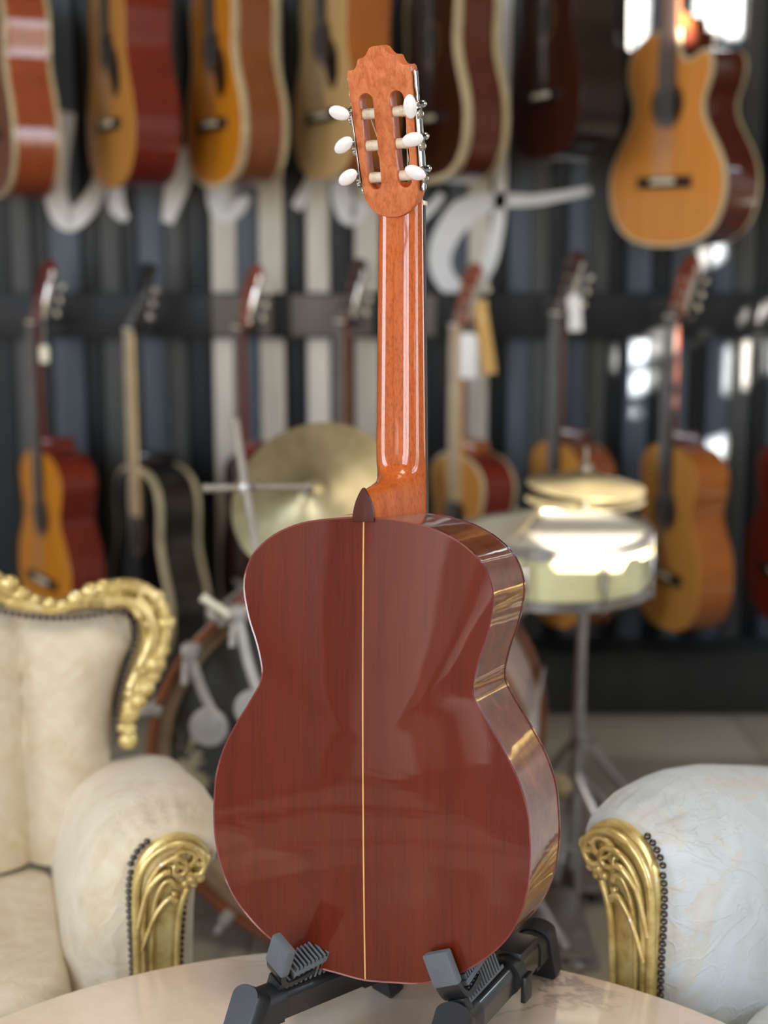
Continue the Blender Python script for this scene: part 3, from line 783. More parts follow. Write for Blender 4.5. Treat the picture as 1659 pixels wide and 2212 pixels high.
# ------------------------------------------------------------------ guitar stand
st = thing('guitar_stand', 'low folding black guitar stand with ribbed rubber cradles on the marble table', 'stand', T((0, 0, 0)))
def bar(P0, P1, wd, ht, name, mat, parent, bev=.004):
    P0, P1 = Vector(P0), Vector(P1); d = P1-P0
    q = d.to_track_quat('Y', 'Z').to_matrix().to_4x4()
    b = MB(); b.box((0, d.length/2, 0), (wd, d.length, ht), T(P0) @ q, bev); return b.build(name, mat, parent)
def stand_half(near, far, near_foot, far_foot, hold_t, roll, lipw=.027):
    N, Fv = Vector(near), Vector(far); d = (Fv-N).normalized()
    side = d.cross(Vector((0, 0, 1))).normalized()
    # rounded rail with a flat lower channel
    q = d.to_track_quat('Y', 'Z').to_matrix().to_4x4()
    prof = [(.015*math.cos(a), .013*math.sin(a)+.004) for a in [PI*i/12 for i in range(13)]]+[(-.015, -.012), (-.011, -.014), (-.011, -.019), (.011, -.019), (.011, -.014), (.015, -.012)]
    Lr = (Fv-N).length
    b = MB(); b.loft([[(x, y, z) for x, z in prof] for y in (0, Lr*.3, Lr*.6, Lr)], mat=T(N) @ q); r = b.build('rail', 'black_steel', st, ang=30)
    b = MB(); big = [(x*1.12, z*1.12) for x, z in prof]
    b.loft([[(x, y, z) for x, z in big] for y in (-.004, .03)], mat=T(N) @ q); b.build('end_sleeve', 'black_plastic', r, ang=30)
    b = MB(); b.loft([[(x, y, z) for x, z in big] for y in (Lr-.025, Lr+.004)], mat=T(N) @ q); b.build('end_sleeve', 'black_plastic', r, ang=30)
    for (e, ft) in ((N-d*.004, near_foot), (Fv+d*.004, far_foot)):
        top = e+Vector((0, 0, .012)); ft = Vector(ft)
        ax = (ft-top); ln = ax.length; ax.normalize()
        sx = side-ax*side.dot(ax); sx.normalize(); ny = ax.cross(sx)
        R = Matrix((sx, ny, ax)).transposed().to_4x4()
        hw = .020
        pr = [(hw*math.cos(a), -.0+(-.012)*math.sin(a)) for a in [PI*i/10 for i in range(11)]]
        pts = [(x, z) for x, z in pr]+[(-hw*.92, ln*.93), (-hw*.7, ln), (hw*.7, ln), (hw*.92, ln*.93)]
        b = MB(); tk = .018
        b.loft([[(x*.94, -tk/2-.001, z) for x, z in pts], [(x, -tk/2+.002, z) for x, z in pts], [(x, tk/2-.002, z) for x, z in pts], [(x*.94, tk/2+.001, z) for x, z in pts]], mat=T(top) @ R)
        b.build('foot', 'black_plastic', st, ang=30)
    # cradle: bent strap with upright lip, ribbed pad and ribbed wedge
    H = N+d*hold_t+Vector((0, 0, .016))
    fl = Vector((d.x, d.y, 0)).normalized(); sd = fl.cross(Vector((0, 0, 1)))
    R = Matrix((sd, fl, Vector((0, 0, 1)))).transposed().to_4x4()
    Cm = T(H) @ R @ RY(roll)
    b = MB(); strap = cr([(0, -.012, .062), (0, -.013, .040), (0, -.012, .024), (0, -.004, .012), (0, .012, .012), (0, .030, .016)], 5)
    rings = []
    for i, p in enumerate(strap):
        t = (strap[min(i+1, len(strap)-1)]-strap[max(i-1, 0)]).normalized(); nn = Vector((0, -t.z, t.y))
        rings.append([p+Vector((lipw/2, 0, 0))+nn*.003, p+Vector((-lipw/2, 0, 0))+nn*.003, p+Vector((-lipw/2, 0, 0))-nn*.003, p+Vector((lipw/2, 0, 0))-nn*.003])
    b.loft(rings, mat=Cm); cradle = b.build('cradle', 'black_plastic', st, ang=35)
    b = MB(); b.box((0, -.0125, .046), (lipw+.003, .011, .036), Cm, .003); b.build('lip_pad', 'grey_rubber', cradle)
    b = MB(); b.box((0, .050, .020), (lipw*.9, .088, .006), Cm @ RX(7), .001); pad = b.build('pad', 'grey_rubber', st)
    b = MB()
    for k in range(17): b.box((0, .010+.005*k, .0255), (lipw*.86, .0022, .0065), Cm @ RX(7))
    b.build('pad_ribs', 'grey_rubber', pad, smooth=False)
    b = MB()
    b.box((0, .040, .001), (lipw*.5, .10, .004), Cm)
    for k in range(13):
        y = .0+.0062*k; h = .012+.0009*k
        b.box((0, y, .003+h/2), (lipw*.8, .0024, h), Cm)
    b.build('wedge_ribs', 'grey_rubber', pad, smooth=False)
    b = MB(); b.box((0, -.004, .000), (.020, .014, .022), Cm, .002); b.build('post', 'black_plastic', st)
    return N, d, q, Lr
N, d, q, Lr = stand_half((.074, 1.376, .510), (.172, 1.562, .506), (.046, 1.325, .462), (.186, 1.578, .462), .014, -23)
# clip ring round the right rail
b = MB(); Cq = T(N+d*(Lr*.60)) @ q
b.loft([[(.021*math.cos(a), y, .021*math.sin(a)) for a in [2*PI*i/20 for i in range(20)]] for y in (-.010, .010)], mat=Cq)
b.box((.0, .03, .018), (.030, .05, .012), Cq, .003); b.box((.022, .005, -.012), (.006, .02, .03), Cq, .002)
b.build('clip', 'black_plastic', st, ang=35)
b = MB(); b.lathe([(.006, -.004), (.006, .004)], 12, T(N+d*(Lr+.002)+Vector((.012, .0, .006))) @ RX(90)); b.build('pin', 'steel', st)
stand_half((-.134, 1.412, .510), (-.010, 1.520, .508), (-.158, 1.370, .462), (.004, 1.540, .462), .034, 22)
bar((-.010, 1.535, .505), (.165, 1.560, .505), .014, .014, 'cross_bar', 'black_steel', st, .003)

# ------------------------------------------------------------------ armchairs
def brocade(name, base_c, motif, lo, hi):
    t = NT(name)
    v = t.coords((1, 1, 1))
    a = t.noise(v, 6.5, 4, 0.55, 2.2)
    base = lin(base_c)
    mot = t.ramp(a, [(0.54, (0, 0, 0, 1)), (0.57, (1, 1, 1, 1)), (0.64, (1, 1, 1, 1)), (0.68, (0.2, 0.2, 0.2, 1))])
    sx = t.node('ShaderNodeSeparateColor'); t.l.new(mot, sx.inputs[0])
    m2 = t.node('ShaderNodeMath', operation='MULTIPLY'); m2.inputs[1].default_value = 0.45; t.l.new(sx.outputs[0], m2.inputs[0])
    col = t.mix(m2.outputs[0], base, lin(motif))
    wv = t.noise(v, 14, 5, 0.6, 1.5)
    col = t.mix(0.35, col, t.ramp(wv, [(0.35, lin(lo)), (0.62, lin(hi))]))
    th = t.noise(t.coords((900, 900, 900)), 1.0, 2, 0.6)
    lines = t.noise(v, 9, 3, 0.5, 3.0)
    ln = t.ramp(lines, [(0.47, (0, 0, 0, 1)), (0.50, (1, 1, 1, 1)), (0.53, (0, 0, 0, 1))])
    t.set(Base_Color=col, Roughness=0.62, Sheen_Weight=0.3)
    add = t.mix(0.5, ln, th)
    t.bump(add, 0.6, 0.003)
    return t.m
M['brocade'] = brocade('cream_brocade', (224, 206, 174), (212, 182, 130), (196, 180, 148), (234, 226, 208))
M['brocade_cool_lit'] = brocade('cool_lit_brocade', (206, 210, 210), (212, 190, 150), (190, 194, 192), (222, 228, 232))  # same fabric again, the right chair's cool light put into its colours
M['nail'] = plain('dark_nailhead', (92, 82, 78), 0.25, 1.0)
FULL = [(-.096, .16), (-.104, .30), (-.102, .40), (-.092, .465), (-.076, .518), (-.052, .557), (-.015, .582), (.035, .592), (.074, .584), (.096, .564), (.104, .545), (.098, .526), (.086, .512), (.072, .485), (.066, .42), (.062, .30), (.060, .16)]
GOLD = [(-.020, .16), (-.020, .30), (-.020, .42), (-.021, .48), (-.019, .52), (-.008, .548), (.012, .566), (.036, .572), (.058, .565), (.072, .550), (.074, .535), (.066, .525), (.052, .518), (.040, .48), (.034, .42), (.030, .30), (.028, .16)]
def armchair(label, mtx, seed, fabric='brocade'):
    ch = thing('armchair', label, 'armchair', mtx, 'cream and gold armchairs')
    nail_me = None; nail = None
    def nailhead(p, r=.0052):
        nonlocal nail
        if nail is None:
            b = MB(); b.ball((0, 0, 0), .0042, (1, 1, .9), 8, 6); nail = b.build('nailhead', 'nail', ch); nail.location = p
        else:
            again(nail, ch, T(p))
    for sgn in (-1, 1):
        X0 = .27*sgn
        F = cr([(x, z, 0) for x, z in FULL], 5); G = cr([(x, z, 0) for x, z in GOLD], 5)
        rings = []
        for y in (.004, .008, .016, .028, .044, .062, .085, .11, .14, .20, .30, .40, .47):
            e_ = math.sqrt(max(0, 1-(1-min(1, y/.13))**2)) if y < .13 else 1
            ring = []
            for i, (f, g_) in enumerate(zip(F, G)):
                p = g_.lerp(f, e_)
                wr = .0034*math.sin(i*2.6+seed)*max(0, 1-abs(y-.04)/.05) if 15 < i < 60 else 0
                ring.append((X0+sgn*p.x, y, p.y+wr-.10*ease((y-.10)/.42)*max(0, (p.y-.30)/.33)))
            rings.append(ring)
        b = MB(); b.loft(rings); b.build('arm_pad', fabric, ch, ang=70)
        # carved gilt front: a flat shaped post with ridges and a double scroll
        b = MB(); y0 = -.008
        Gi = GOLD
        core = cr([(x, z, 0) for x, z in GOLD], 4)
        b.loft([[(X0+sgn*p.x*1.0, .012, p.y) for p in core], [(X0+sgn*p.x, y0+.004, p.y) for p in core],
                [(X0+sgn*(p.x*.86+.001), y0, .16+(p.y-.16)*.985) for p in core]])
        def rib(pts, r0, r1, yy=-.010):
            C = cr([(X0+sgn*x, yy-dy, z) for x, z, dy in pts], 6); n_ = len(C)
            b.tube(C, [r0+(r1-r0)*i/(n_-1) for i in range(n_)], 8)
        rib([(-.017, .17, 0), (-.018, .30, 0), (-.018, .44, 0), (-.016, .51, .002), (-.004, .542, .004), (.016, .560, .006), (.040, .564, .007), (.060, .553, .007), (.068, .536, .006), (.062, .522, .005), (.050, .522, .005), (.047, .532, .004)], .0055, .0042)
        rib([(-.008, .20, 0), (-.010, .34, 0), (-.010, .44, .001), (-.006, .50, .004), (.006, .530, .006), (.022, .545, .009), (.038, .545, .009), (.046, .534, .008), (.040, .524, .006), (.030, .526, .006), (.030, .534, .005)], .004, .0036)
        rib([(.006, .22, 0), (.000, .34, 0), (.000, .43, .001), (.004, .485, .004), (.014, .512, .006), (.024, .518, .006), (.030, .510, .005)], .0032, .004)
        rib([(.026, .18, 0), (.028, .30, 0), (.031, .42, .0), (.036, .475, .002), (.046, .505, .003)], .004, .0045)
        rib([(-.016, .46, .004), (-.004, .505, .007), (.014, .528, .010), (.024, .530, .009)], .003, .0045)
        rib([(-.012, .43, .004), (.004, .472, .006), (.022, .494, .006), (.032, .488, .004)], .0028, .0045)
        for cx_, cz_, r_ in ((.044, .544, .0125), (.064, .541, .0075)):
            b.tube([(X0+sgn*(cx_+r_*math.cos(2*PI*i/16)), -.0165, cz_+r_*.85*math.sin(2*PI*i/16)) for i in range(16)], .0036, 7, closed=True)
            b.ball((X0+sgn*cx_, -.011, cz_), r_*.62, (1, .7, .9))
        for (x, z, r) in ((.052, .516, .0085), (.032, .533, .0075), (.062, .515, .006), (.044, .510, .0065), (.054, .508, .005), (.030, .498, .005), (.012, .520, .004)):
            b.ball((X0+sgn*x, -.012, z), r, (1, .8, 1))
        b.build('arm_scroll', 'gold', ch, ang=50)
        # nailheads along both edges of the gilt front
        EP = resample(cr([(x, z, 0) for x, z in GOLD[:7]], 6), 50, False)
        for k, p in enumerate(EP[5:49]):
            nailhead((X0+sgn*(p.x-.0036-.002*(p.y > .53)), .003, p.y+(.003 if p.y > .53 else 0)))
        for k in range(29):
            z = .25+.0082*k; t = interp(z, [(zz, xx) for xx, zz in reversed(GOLD[13:])])
            nailhead((X0+sgn*(t+.004), .006, z))
    # seat
    b = MB(); rings = []
    for k in range(9):
        a = -PI/2+PI*k/8
        ez = .335+.055*math.sin(a); s = .90+.10*math.cos(a)
        ring = []
        for i in range(48):
            t = 2*PI*i/48; cx = math.cos(t); sy = math.sin(t)
            x = .178*s*math.copysign(abs(cx)**.35, cx); y = .235+.265*s*math.copysign(abs(sy)**.35, sy)
            ring.append((x, y, ez))
        rings.append(ring)
    for s in (.7, .4, .12): rings.append([(p[0]*s, .235+(p[1]-.235)*s, .390+.012*(1-s)) for p in rings[8]])
    rings = [[(x, y, z-.09*max(0, y)*(z > .30)) for x, y, z in r] for r in rings]
    b.loft(rings); b.build('seat_cushion', fabric, ch, ang=70)
    b = MB(); b.box((0, .24, .25), (.56, .48, .14), bev=.02); b.build('seat_base', fabric, ch)
    b = MB(); b.box((0, .0, .20), (.52, .03, .06), bev=.01)
    for k in range(9): b.ball((-.2+.05*k, -.016, .20), .016, (1, .5, .9))
    b.build('front_rail', 'gold', ch)
    for sx in (-.25, .25):
        for sy in (.0, .46):
            b = MB(); b.tube(cr([(sx, sy, .20), (sx*1.05, sy-.012 if sy < .1 else sy+.01, .13), (sx*1.0, sy, .06), (sx*1.06, sy-.015 if sy < .1 else sy+.03, .006)], 4), [.030, .029, .028, .026, .024, .022, .020, .019, .018, .018, .018, .020, .022], 10)
            b.build('leg', 'gold', ch)
    # back: five stuffed channels inside a carved gilt frame
    NAILZ = [(0, .775), (.05, .770), (.10, .756), (.15, .744), (.20, .738), (.25, .739), (.28, .735), (.30, .722)]
    WID = [(.36, .262), (.50, .262), (.56, .264), (.60, .270), (.65, .285), (.69, .302), (.72, .300), (.74, .285)]
    seams = [-.40, -.135, .135, .40]
    b = MB(); NX, NZ = 96, 22
    rows = []
    for j in range(NZ+1):
        row = []
        for i in range(NX+1):
            s = -1+2*i/NX
            zt = interp(abs(s)*.30, NAILZ)
            z = .36+(zt-.36)*j/NZ
            x = s*interp(z, WID)
            bul = 0
            for a, c_ in zip(seams, seams[1:]):
                if a <= x <= c_: bul = (1-((x-(a+c_)/2)/((c_-a)/2))**2)**.5
            edge = (1-abs(s)**8)*(1-(j/NZ)**10)
            y = .472-.012*edge-.055*bul*edge+.03*(z-.36)
            row.append((x, y, z))
        rows.append(row)
    b.loft(rows, False, False, False)
    b.loft([[(p[0], p[1], p[2]) for p in rows[-1]], [(p[0], p[1]+.05, p[2]) for p in rows[-1]]], False, False, False)
    for ii in (0, NX):
        b.loft([[rows[j][ii] for j in range(NZ+1)], [(rows[j][ii][0], rows[j][ii][1]+.05, rows[j][ii][2]) for j in range(NZ+1)]], False, False, False)
    b.loft([[(p[0], p[1]+.05, p[2]) for p in r] for r in rows], False, False, False)
    b.build('backrest', fabric, ch, ang=70)
    half_in = [(0, .785), (.05, .780), (.10, .766), (.15, .752), (.20, .746), (.25, .748), (.285, .745), (.305, .728), (.312, .695), (.297, .652), (.282, .60), (.276, .55)]
    half_out = [(0, .875), (.04, .860), (.08, .825), (.11, .806), (.14, .780), (.19, .757), (.225, .768), (.27, .782), (.315, .780), (.345, .752), (.352, .705), (.338, .660), (.312, .615), (.294, .575), (.288, .53)]
    b = MB()
    for sg in (-1, 1):
        I = resample(cr([(x*sg, z, 0) for x, z in half_in], 6), 60, False); O = resample(cr([(x*sg, z, 0) for x, z in half_out], 6), 60, False)
        yb = lambda z: .448+.03*(z-.36)
        rings = []
        for k in range(60):
            i_, o_ = I[k], O[k]; m_ = i_.lerp(o_, .5); y = yb(m_.y)
            rings.append([(i_.x, y+.012, i_.y), (i_.lerp(o_, .12).x, y-.012, i_.lerp(o_, .12).y), (m_.x, y-.004, m_.y), (i_.lerp(o_, .85).x, y-.014, i_.lerp(o_, .85).y), (o_.x, y+.005, o_.y), (o_.x, y+.03, o_.y), (i_.x, y+.04, i_.y)])
        b.loft(rings)
        def crib(t0, t1, k0, k1, r0, r1, wob=0.0, n_=22, ph=0):
            pts = []
            for q_ in range(n_):
                a = q_/(n_-1); kk = k0+(k1-k0)*a; i_ = int(min(58, max(0, kk))); fr = kk-i_
                ip = I[i_].lerp(I[i_+1], fr); op = O[i_].lerp(O[i_+1], fr)
                t = t0+(t1-t0)*a+wob*math.sin(a*PI*3+ph); p = ip.lerp(op, t)
                pts.append((p.x, yb(p.y)-.013, p.y))
            b.tube(pts, [r0+(r1-r0)*q_/(n_-1) for q_ in range(n_)], 7)
        crib(.15, .9, 0, 14, .009, .006); crib(.7, .2, 2, 18, .008, .005); crib(.92, .4, 6, 22, .007, .006); crib(.2, .85, 14, 30, .006, .008); crib(.85, .15, 22, 37, .006, .006)
        crib(.95, .95, 28, 46, .009, .009); crib(.3, .65, 30, 46, .011, .006); crib(.6, .2, 34, 50, .007, .008); crib(.9, .2, 44, 56, .008, .006); crib(.2, .9, 46, 59, .008, .006)
        rr = random.Random(seed)
        for k in range(0, 60):
            p = I[k].lerp(O[k], (.98, .62, 1.02, .30, .92, .5)[k % 6]+rr.uniform(-.06, .06))
            r = rr.uniform(.006, .0125)*(1.25 if k > 44 else 1)*(1.2 if k % 2 == 0 else .8)
            b.ball((p.x, yb(p.y)-.012, p.y), r, (1, .8, 1), 8, 6)
        # curling leaf at the foot of the frame
        for k in range(4):
            p = I[46+4*k-(1 if k == 3 else 0)].lerp(O[46+4*k-(1 if k == 3 else 0)], .6)
            b.ball((p.x+sg*.004, yb(p.y)-.014, p.y), .013-.001*k, (1.1, .7, .8))
        NI = resample(cr([(x*sg, z-.009 if x < .28 else z, 0) for x, z in half_in], 6), 52, False)
        for k, p in enumerate(NI):
            xx = p.x-sg*(.007 if abs(p.x) > .28 or p.y < .72 else 0)
            nailhead((xx, yb(p.y)-.008, p.y))
    b.build('crest_frame', 'gold', ch, ang=50)
    return ch
armchair('cream brocade armchair with carved gilt frame on the left, its back in view', T((-.551, 1.640, 0)) @ RZ(15), 3)
armchair('pale cream armchair on the right of which one gilt scrolled arm shows', T((.510, 1.400, 0)) @ RZ(-45) @ SC(1.09, 1.09, 1.09), 8, 'brocade_cool_lit')

# ------------------------------------------------------------------ drum kit
def drumhead():
    t = NT('worn_black_drumhead')
    v = t.coords((1, 1, 1))
    a = t.noise(v, 7, 6, 0.75)
    n2 = t.noise(t.coords((60, 60, 9)), 1.0, 3, 0.6)
    sp_ = t.node('ShaderNodeSeparateXYZ'); t.l.new(t.coords((1, 1, 1)), sp_.inputs[0])
    g1 = t.node('ShaderNodeMapRange'); g1.inputs[1].default_value = .10; g1.inputs[2].default_value = -.02; t.l.new(sp_.outputs[2], g1.inputs[0])
    ad = t.node('ShaderNodeMath', operation='MULTIPLY_ADD'); t.l.new(g1.outputs[0], ad.inputs[0]); ad.inputs[1].default_value = .16; t.l.new(a, ad.inputs[2])
    ad2 = t.node('ShaderNodeMath', operation='MULTIPLY_ADD'); t.l.new(n2, ad2.inputs[0]); ad2.inputs[1].default_value = .12; t.l.new(ad.outputs[0], ad2.inputs[2])
    col = t.ramp(ad2.outputs[0], [(0.69, lin((64, 62, 56))), (0.72, lin((176, 158, 122)))])
    return t.set(Base_Color=col, Roughness=0.6)
M['drumhead'] = drumhead()
M['hoop'] = wood('hoop_wood', (118, 66, 42), (150, 90, 60), 0.4, 0.3, (20, 20, 20), 0.1)
M['hoop_in'] = wood('hoop_inlay', (142, 118, 92), (168, 144, 116), 0.5, 0.2, (20, 20, 20), 0.1)
M['shell'] = plain('pale_shell', (196, 172, 158), 0.35, coat=0.5)
bd_m = T((-.080, 2.50, .356)) @ RZ(-9)
bd = thing('bass_drum', 'large old bass drum with worn black head and brown wooden hoop behind the guitar', 'drum', bd_m)
R0 = .345
b = MB(); b.lathe([(R0-.006, -.30), (R0-.006, 0)], 72, RX(90) @ T((0, 0, -.02)), cap=False)
b.loft([[(R0*.985*math.cos(2*PI*i/72), y, R0*.985*math.sin(2*PI*i/72)) for i in range(72)] for y in (.02, .32)], False, True); b.build('shell', 'shell', bd)
b = MB(); b.loft([[(r*math.cos(2*PI*i/72), .006-.004*(1-r/R0), r*math.sin(2*PI*i/72)) for i in range(72)] for r in (R0-.012, R0*.6, R0*.2)], False, True); b.build('front_head', 'drumhead', bd)
for y0, nm in ((-.022, 'front_hoop'), (.315, 'rear_hoop')):
    b = MB()
    ri, ro = R0-.010, R0+.006
    b.loft([[(r*math.cos(2*PI*i/72), y, r*math.sin(2*PI*i/72)) for i in range(72)] for r, y in ((ri, y0+.04), (ri, y0+.002), (ri+.003, y0), (ro-.003, y0), (ro, y0+.002), (ro, y0+.04), (ri, y0+.04))], False, False)
    h_ = b.build(nm, 'hoop', bd)
    if y0 < 0:
        b = MB(); b.loft([[(r*math.cos(2*PI*i/72), y, r*math.sin(2*PI*i/72)) for i in range(72)] for r, y in ((ri-.024, y0+.027), (ri-.022, y0+.018), (ri-.001, y0+.016), (ri-.001, y0+.027))], False, False); b.build('hoop_inlay', 'hoop_in', h_)
claw = None
for k in range(10):
    a = math.radians(18+36*k)
    m = RY(-math.degrees(a)) @ T((R0+.008, 0, 0))
    if claw is None:
        b = MB(); b.box((.002, .0, 0), (.010, .06, .022), bev=.003); b.box((-.008, -.026, 0), (.026, .006, .020), bev=.002)
        b.tube([(.008, -.05, 0), (.008, .33, 0)], .0035, 8); b.ball((.008, -.052, 0), .009, (1.4, .7, .7))
        claw = b.build('tension_claw', 'nickel_paint', bd); claw.matrix_local = m
    else: again(claw, bd, m)
# muffler arms with felt discs clamped on the hoop
for ang, ln in ((139, .14), (120, .175)):
    a = math.radians(ang); p = Vector((R0*math.cos(a), -.03, R0*math.sin(a)))
    dsk = p+Vector((.036 if ang > 130 else .03, -.012, -ln))
    b = MB(); b.tube(cr([p+Vector((0, 0, .004)), p+Vector((.006, -.008, -.02)), p.lerp(dsk, .55)+Vector((.006, -.004, 0)), dsk+Vector((.016, -.002, .012))], 6), .0095, 8, flat=.6)
    b.tube([p+Vector((-.003, -.012, -.02)), p+Vector((-.006, -.016, -.062))], .0065, 8)
    b.box(p+Vector((.004, 0, -.004)), (.030, .036, .022), bev=.004)
    arm = b.build('muffler_arm', 'nickel_paint', bd)
    b = MB(); b.lathe([(.033, -.006), (.035, -.004), (.035, .004), (.033, .006)], 32, T(dsk) @ RX(90)); b.lathe([(.005, 0), (.005, .012)], 12, T(dsk+Vector((.012, 0, .006))) @ RX(90)); b.build('disc', 'nickel_paint', arm)
a = math.radians(126); p = Vector((R0*math.cos(a), -.02, R0*math.sin(a)+.012))
b = MB(); b.tube([p+Vector((-.030, -.02, .030)), p+Vector((.020, -.02, -.002))], .0085, 10); b.tube([p+Vector((.02, -.01, .0)), p+Vector((.07, -.01, .018))], .006, 8); b.build('thumb_rod', 'ivory', bd)
for sx in (-1, 1):
    b = MB(); b.tube([(sx*.29, .12, -.17), (sx*.43, .02, -.35)], .006, 8); b.ball((sx*.43, .02, -.348), .009); b.build('spur', 'steel', bd)

M['brass'] = None
def brassmat():
    t = NT('aged_brass')
    v = t.coords((1, 1, 1))
    sp_ = t.node('ShaderNodeVectorMath', operation='LENGTH')
    xy = t.coords((1, 1, 0)); t.l.new(xy, sp_.inputs[0])
    w_ = t.node('ShaderNodeMath', operation='MULTIPLY'); w_.inputs[1].default_value = 900; t.l.new(sp_.outputs['Value'], w_.inputs[0])
    sn = t.node('ShaderNodeMath', operation='SINE'); t.l.new(w_.outputs[0], sn.inputs[0])
    a = t.noise(v, 14, 4, 0.6)
    col = t.ramp(a, [(0.3, lin((140, 127, 94))), (0.7, lin((180, 166, 130)))])
    t.set(Base_Color=col, Roughness=0.38, Metallic=0.75)
    t.bump(sn.outputs[0], 0.15, 0.0006)
    return t.m
M['brass'] = brassmat()
def cymbal_profile(R, bell=.26, rise=.02):
    up = [(.004, rise+.014), (R*bell*.45, rise+.012), (R*bell*.8, rise+.005), (R*bell, rise), (R*.55, rise*.55), (R*.8, rise*.2), (R, 0)]
    return up+[(r, z-.0015) for r, z in reversed(up)]
n_dir = Vector((-.22, -.78, .58)).normalized()
cym_c = Vector((-.129, 2.571, .847))
cm = T(cym_c) @ n_dir.to_track_quat('Z', 'Y').to_matrix().to_4x4()
cy = thing('crash_cymbal', 'tilted aged brass cymbal above the bass drum, left of the big neck', 'cymbal', cm)
b = MB(); b.lathe(cymbal_profile(.153), 64, T((0, 0, -.02)), cap=False); b.build('plate', 'brass', cy, ang=30)
b = MB(); b.lathe([(.012, 0), (.012, .006), (.006, .008), (.006, .016), (.010, .018), (.010, .024)], 16); b.build('wing_nut', 'steel', cy)
M['rod'] = plain('dull_rod', (148, 136, 124), 0.5, 0.3)
cs = thing('cymbal_stand', 'thin pale metal rods crossing in front of the tilted brass cymbal', 'stand', T((-.132, 2.72, 0)))
b = MB(); b.tube([(0, .30, .01), (0, .30, .86), (0, .22, .885), (0, -.13, .838)], [.010, .009, .008, .006], 10); b.build('pole', 'steel', cs)
for k in range(3):
    a = 2*PI*k/3+.4
    b = MB(); b.tube([(0, .30, .20), (.15*math.cos(a), .32+.10*math.sin(a), .012)], .007, 8); b.build('leg', 'steel', cs)
b = MB(); b.tube([(.006, -.256, .877), (-.086, -.256, .8755), (-.174, -.256, .874)], [.004, .006, .0075], 10); b.tube([(.004, -.256, .877), (.003, -.15, .848)], .005, 8); b.build('cross_rod', 'rod', cs)
b = MB(); b.tube([(-.119, -.245, .990), (-.100, -.275, .881), (-.079, -.305, .777)], [.008, .0075, .007], 10); b.build('upright_rod', 'rod', cs)
b = MB(); b.box((-.100, -.266, .877), (.020, .034, .020), bev=.004); b.build('clamp', 'steel', cs)

# snare on its stand, a stick lying on it
M['snare_shell'] = plain('cream_drum_wrap', (242, 234, 180), 0.3, coat=0.6, var=0.05)
M['skin'] = plain('drum_skin', (206, 200, 186), 0.55, var=0.05)
sn_m = T((.330, 2.735, .645)) @ RX(1.5) @ RY(-1)
sn = thing('snare_drum', 'cream shelled snare drum on a tripod stand, half in sunlight', 'drum', sn_m)
Rs = .176
b = MB(); b.lathe([(Rs-.006, .0), (Rs-.006, .10)], 64, cap=False); b.build('shell', 'snare_shell', sn)
b = MB(); b.lathe([(Rs-.004, .101), (Rs*.6, .1012), (.01, .1014)], 64); b.build('batter_head', 'skin', sn)
b = MB(); b.lathe([(Rs-.004, -.002), (.01, -.002)], 64); b.build('snare_head', 'skin', sn)
for z0, nm in ((.088, 'top_hoop'), (-.008, 'bottom_hoop')):
    b = MB(); b.lathe([(Rs-.004, z0), (Rs+.004, z0), (Rs+.004, z0+.018), (Rs, z0+.019), (Rs-.004, z0+.018), (Rs-.004, z0)], 64, cap=False); b.build(nm, 'steel', sn)
lug = None
for k in range(8):
    m = RZ(20+45*k) @ T((Rs+.002, 0, 0))
    if lug is None:
        b = MB(); b.box((.003, 0, .05), (.012, .012, .045), bev=.003); b.tube([(.006, 0, -.012), (.006, 0, .112)], .0028, 8); lug = b.build('lug', 'chrome', sn); lug.matrix_local = m
    else: again(lug, sn, m)
M['stick'] = plain('hickory', (206, 186, 146), 0.5)
STICK = ((.2556, 2.69, .758), (.3065, 2.86, .766))
stk = MB(); A_, B_ = Vector(STICK[0]), Vector(STICK[1]); C_ = A_-(B_-A_)*.35
stk.tube([A_.lerp(B_, t) if t >= 0 else A_.lerp(C_, -t) for t in (1, .96, .5, 0, -.45, -.9, -1)], [.006, .0072, .0072, .0066, .005, .003, .0044], 10)
so = stk.build('drumstick', 'stick'); tag(so, 'pale wooden drumstick lying across the snare drum head', 'drumstick')
ss = thing('snare_stand', 'tall thin chrome tripod stand under the snare drum', 'stand', T((.385, 2.78, 0)))
b = MB(); b.tube([(-.012, 0, .05), (0, 0, .58)], .0105, 12); b.tube([(-.004, 0, .28), (0, 0, .612)], .0085, 12); b.build('pole', 'steel', ss)
b = MB(); b.lathe([(.016, .30), (.016, .33)], 12); b.box((.02, 0, .315), (.03, .008, .012)); b.build('collar', 'steel', ss)
for k in range(3):
    a = 2*PI*k/3+.9
    b = MB(); b.tube([(-.008, 0, .25), (.10*math.cos(a), .10*math.sin(a), .16), (.20*math.cos(a), .20*math.sin(a), .010)], .007, 8)
    lg = b.build('leg', 'steel', ss)
    b = MB(); b.ball((.20*math.cos(a), .20*math.sin(a), .011), .011, (1, 1, .9)); b.build('rubber_foot', 'black_plastic', lg)
    b = MB(); b.tube([(0, 0, .585), (.09*math.cos(a), .09*math.sin(a), .606), (.150*math.cos(a), .150*math.sin(a), .626)], .006, 8); b.build('basket_arm', 'steel', ss)
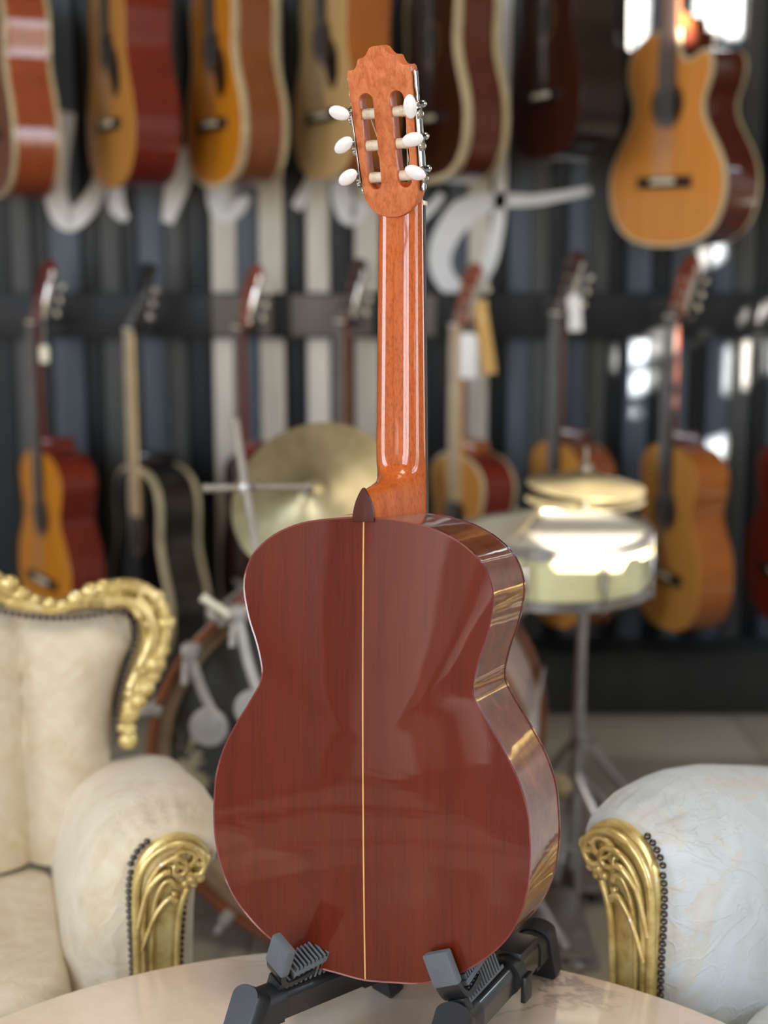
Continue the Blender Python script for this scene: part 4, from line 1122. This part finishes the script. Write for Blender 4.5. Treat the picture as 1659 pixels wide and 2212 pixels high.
# hi-hat
hh = thing('hi_hat', 'pair of small pale brass cymbals on a pedal stand behind the snare drum', 'cymbal', T((.412, 2.985, 0)))
b = MB(); b.tube([(0, 0, .03), (0, 0, .69)], .010, 10); b.tube([(0, 0, .6), (0, 0, .87)], .004, 8); b.build('pole', 'steel', hh)
b = MB(); b.lathe(cymbal_profile(.122, .3, .02), 48, T((0, 0, .790)) @ RX(3) @ RY(3), cap=False); b.build('top_cymbal', 'brass', hh, ang=30)
b = MB(); b.lathe(cymbal_profile(.122, .3, .016), 48, T((0, 0, .760)) @ RX(1) @ RX(180), cap=False); b.build('bottom_cymbal', 'brass', hh, ang=30)
b = MB(); b.lathe([(.012, .807), (.014, .813), (.014, .833), (.008, .837)], 14); b.build('clutch', 'steel', hh)
for k in range(3):
    a = 2*PI*k/3+.2
    b = MB(); b.tube([(0, 0, .26), (.20*math.cos(a), .20*math.sin(a), .010)], .007, 8); b.build('leg', 'steel', hh)
b = MB(); b.box((0, -.16, .035), (.075, .24, .010), RX(0), .003); b.tube([(-.02, -.02, .012), (-.02, -.28, .012)], .006, 8); b.tube([(.02, -.02, .012), (.02, -.28, .012)], .006, 8); b.build('pedal', 'steel', hh)
# bass drum pedal with a felt beater
M['felt'] = plain('brown_felt', (150, 132, 100), 0.95, var=0.3, scale=60)
pd = thing('bass_drum_pedal', 'bass drum pedal with a brown felt beater beside the drum', 'pedal', T((.330, 2.64, 0)))
b = MB(); b.tube([(.005, .05, .06), (.005, .05, .235)], .005, 8); b.build('beater_rod', 'steel', pd)
b = MB(); b.ball((.005, .05, .255), .026, (1, 1, 1), 14, 10); b.build('beater', 'felt', pd)
b = MB(); b.box((0, -.06, .030), (.085, .27, .012), bev=.003); b.tube([(-.045, .05, .008), (-.045, .05, .14)], .007, 8); b.tube([(.045, .05, .008), (.045, .05, .14)], .007, 8); b.tube([(-.05, .05, .13), (.05, .05, .13)], .006, 8); b.box((0, -.02, .008), (.11, .34, .014), bev=.003)
b.build('footboard', 'steel', pd)
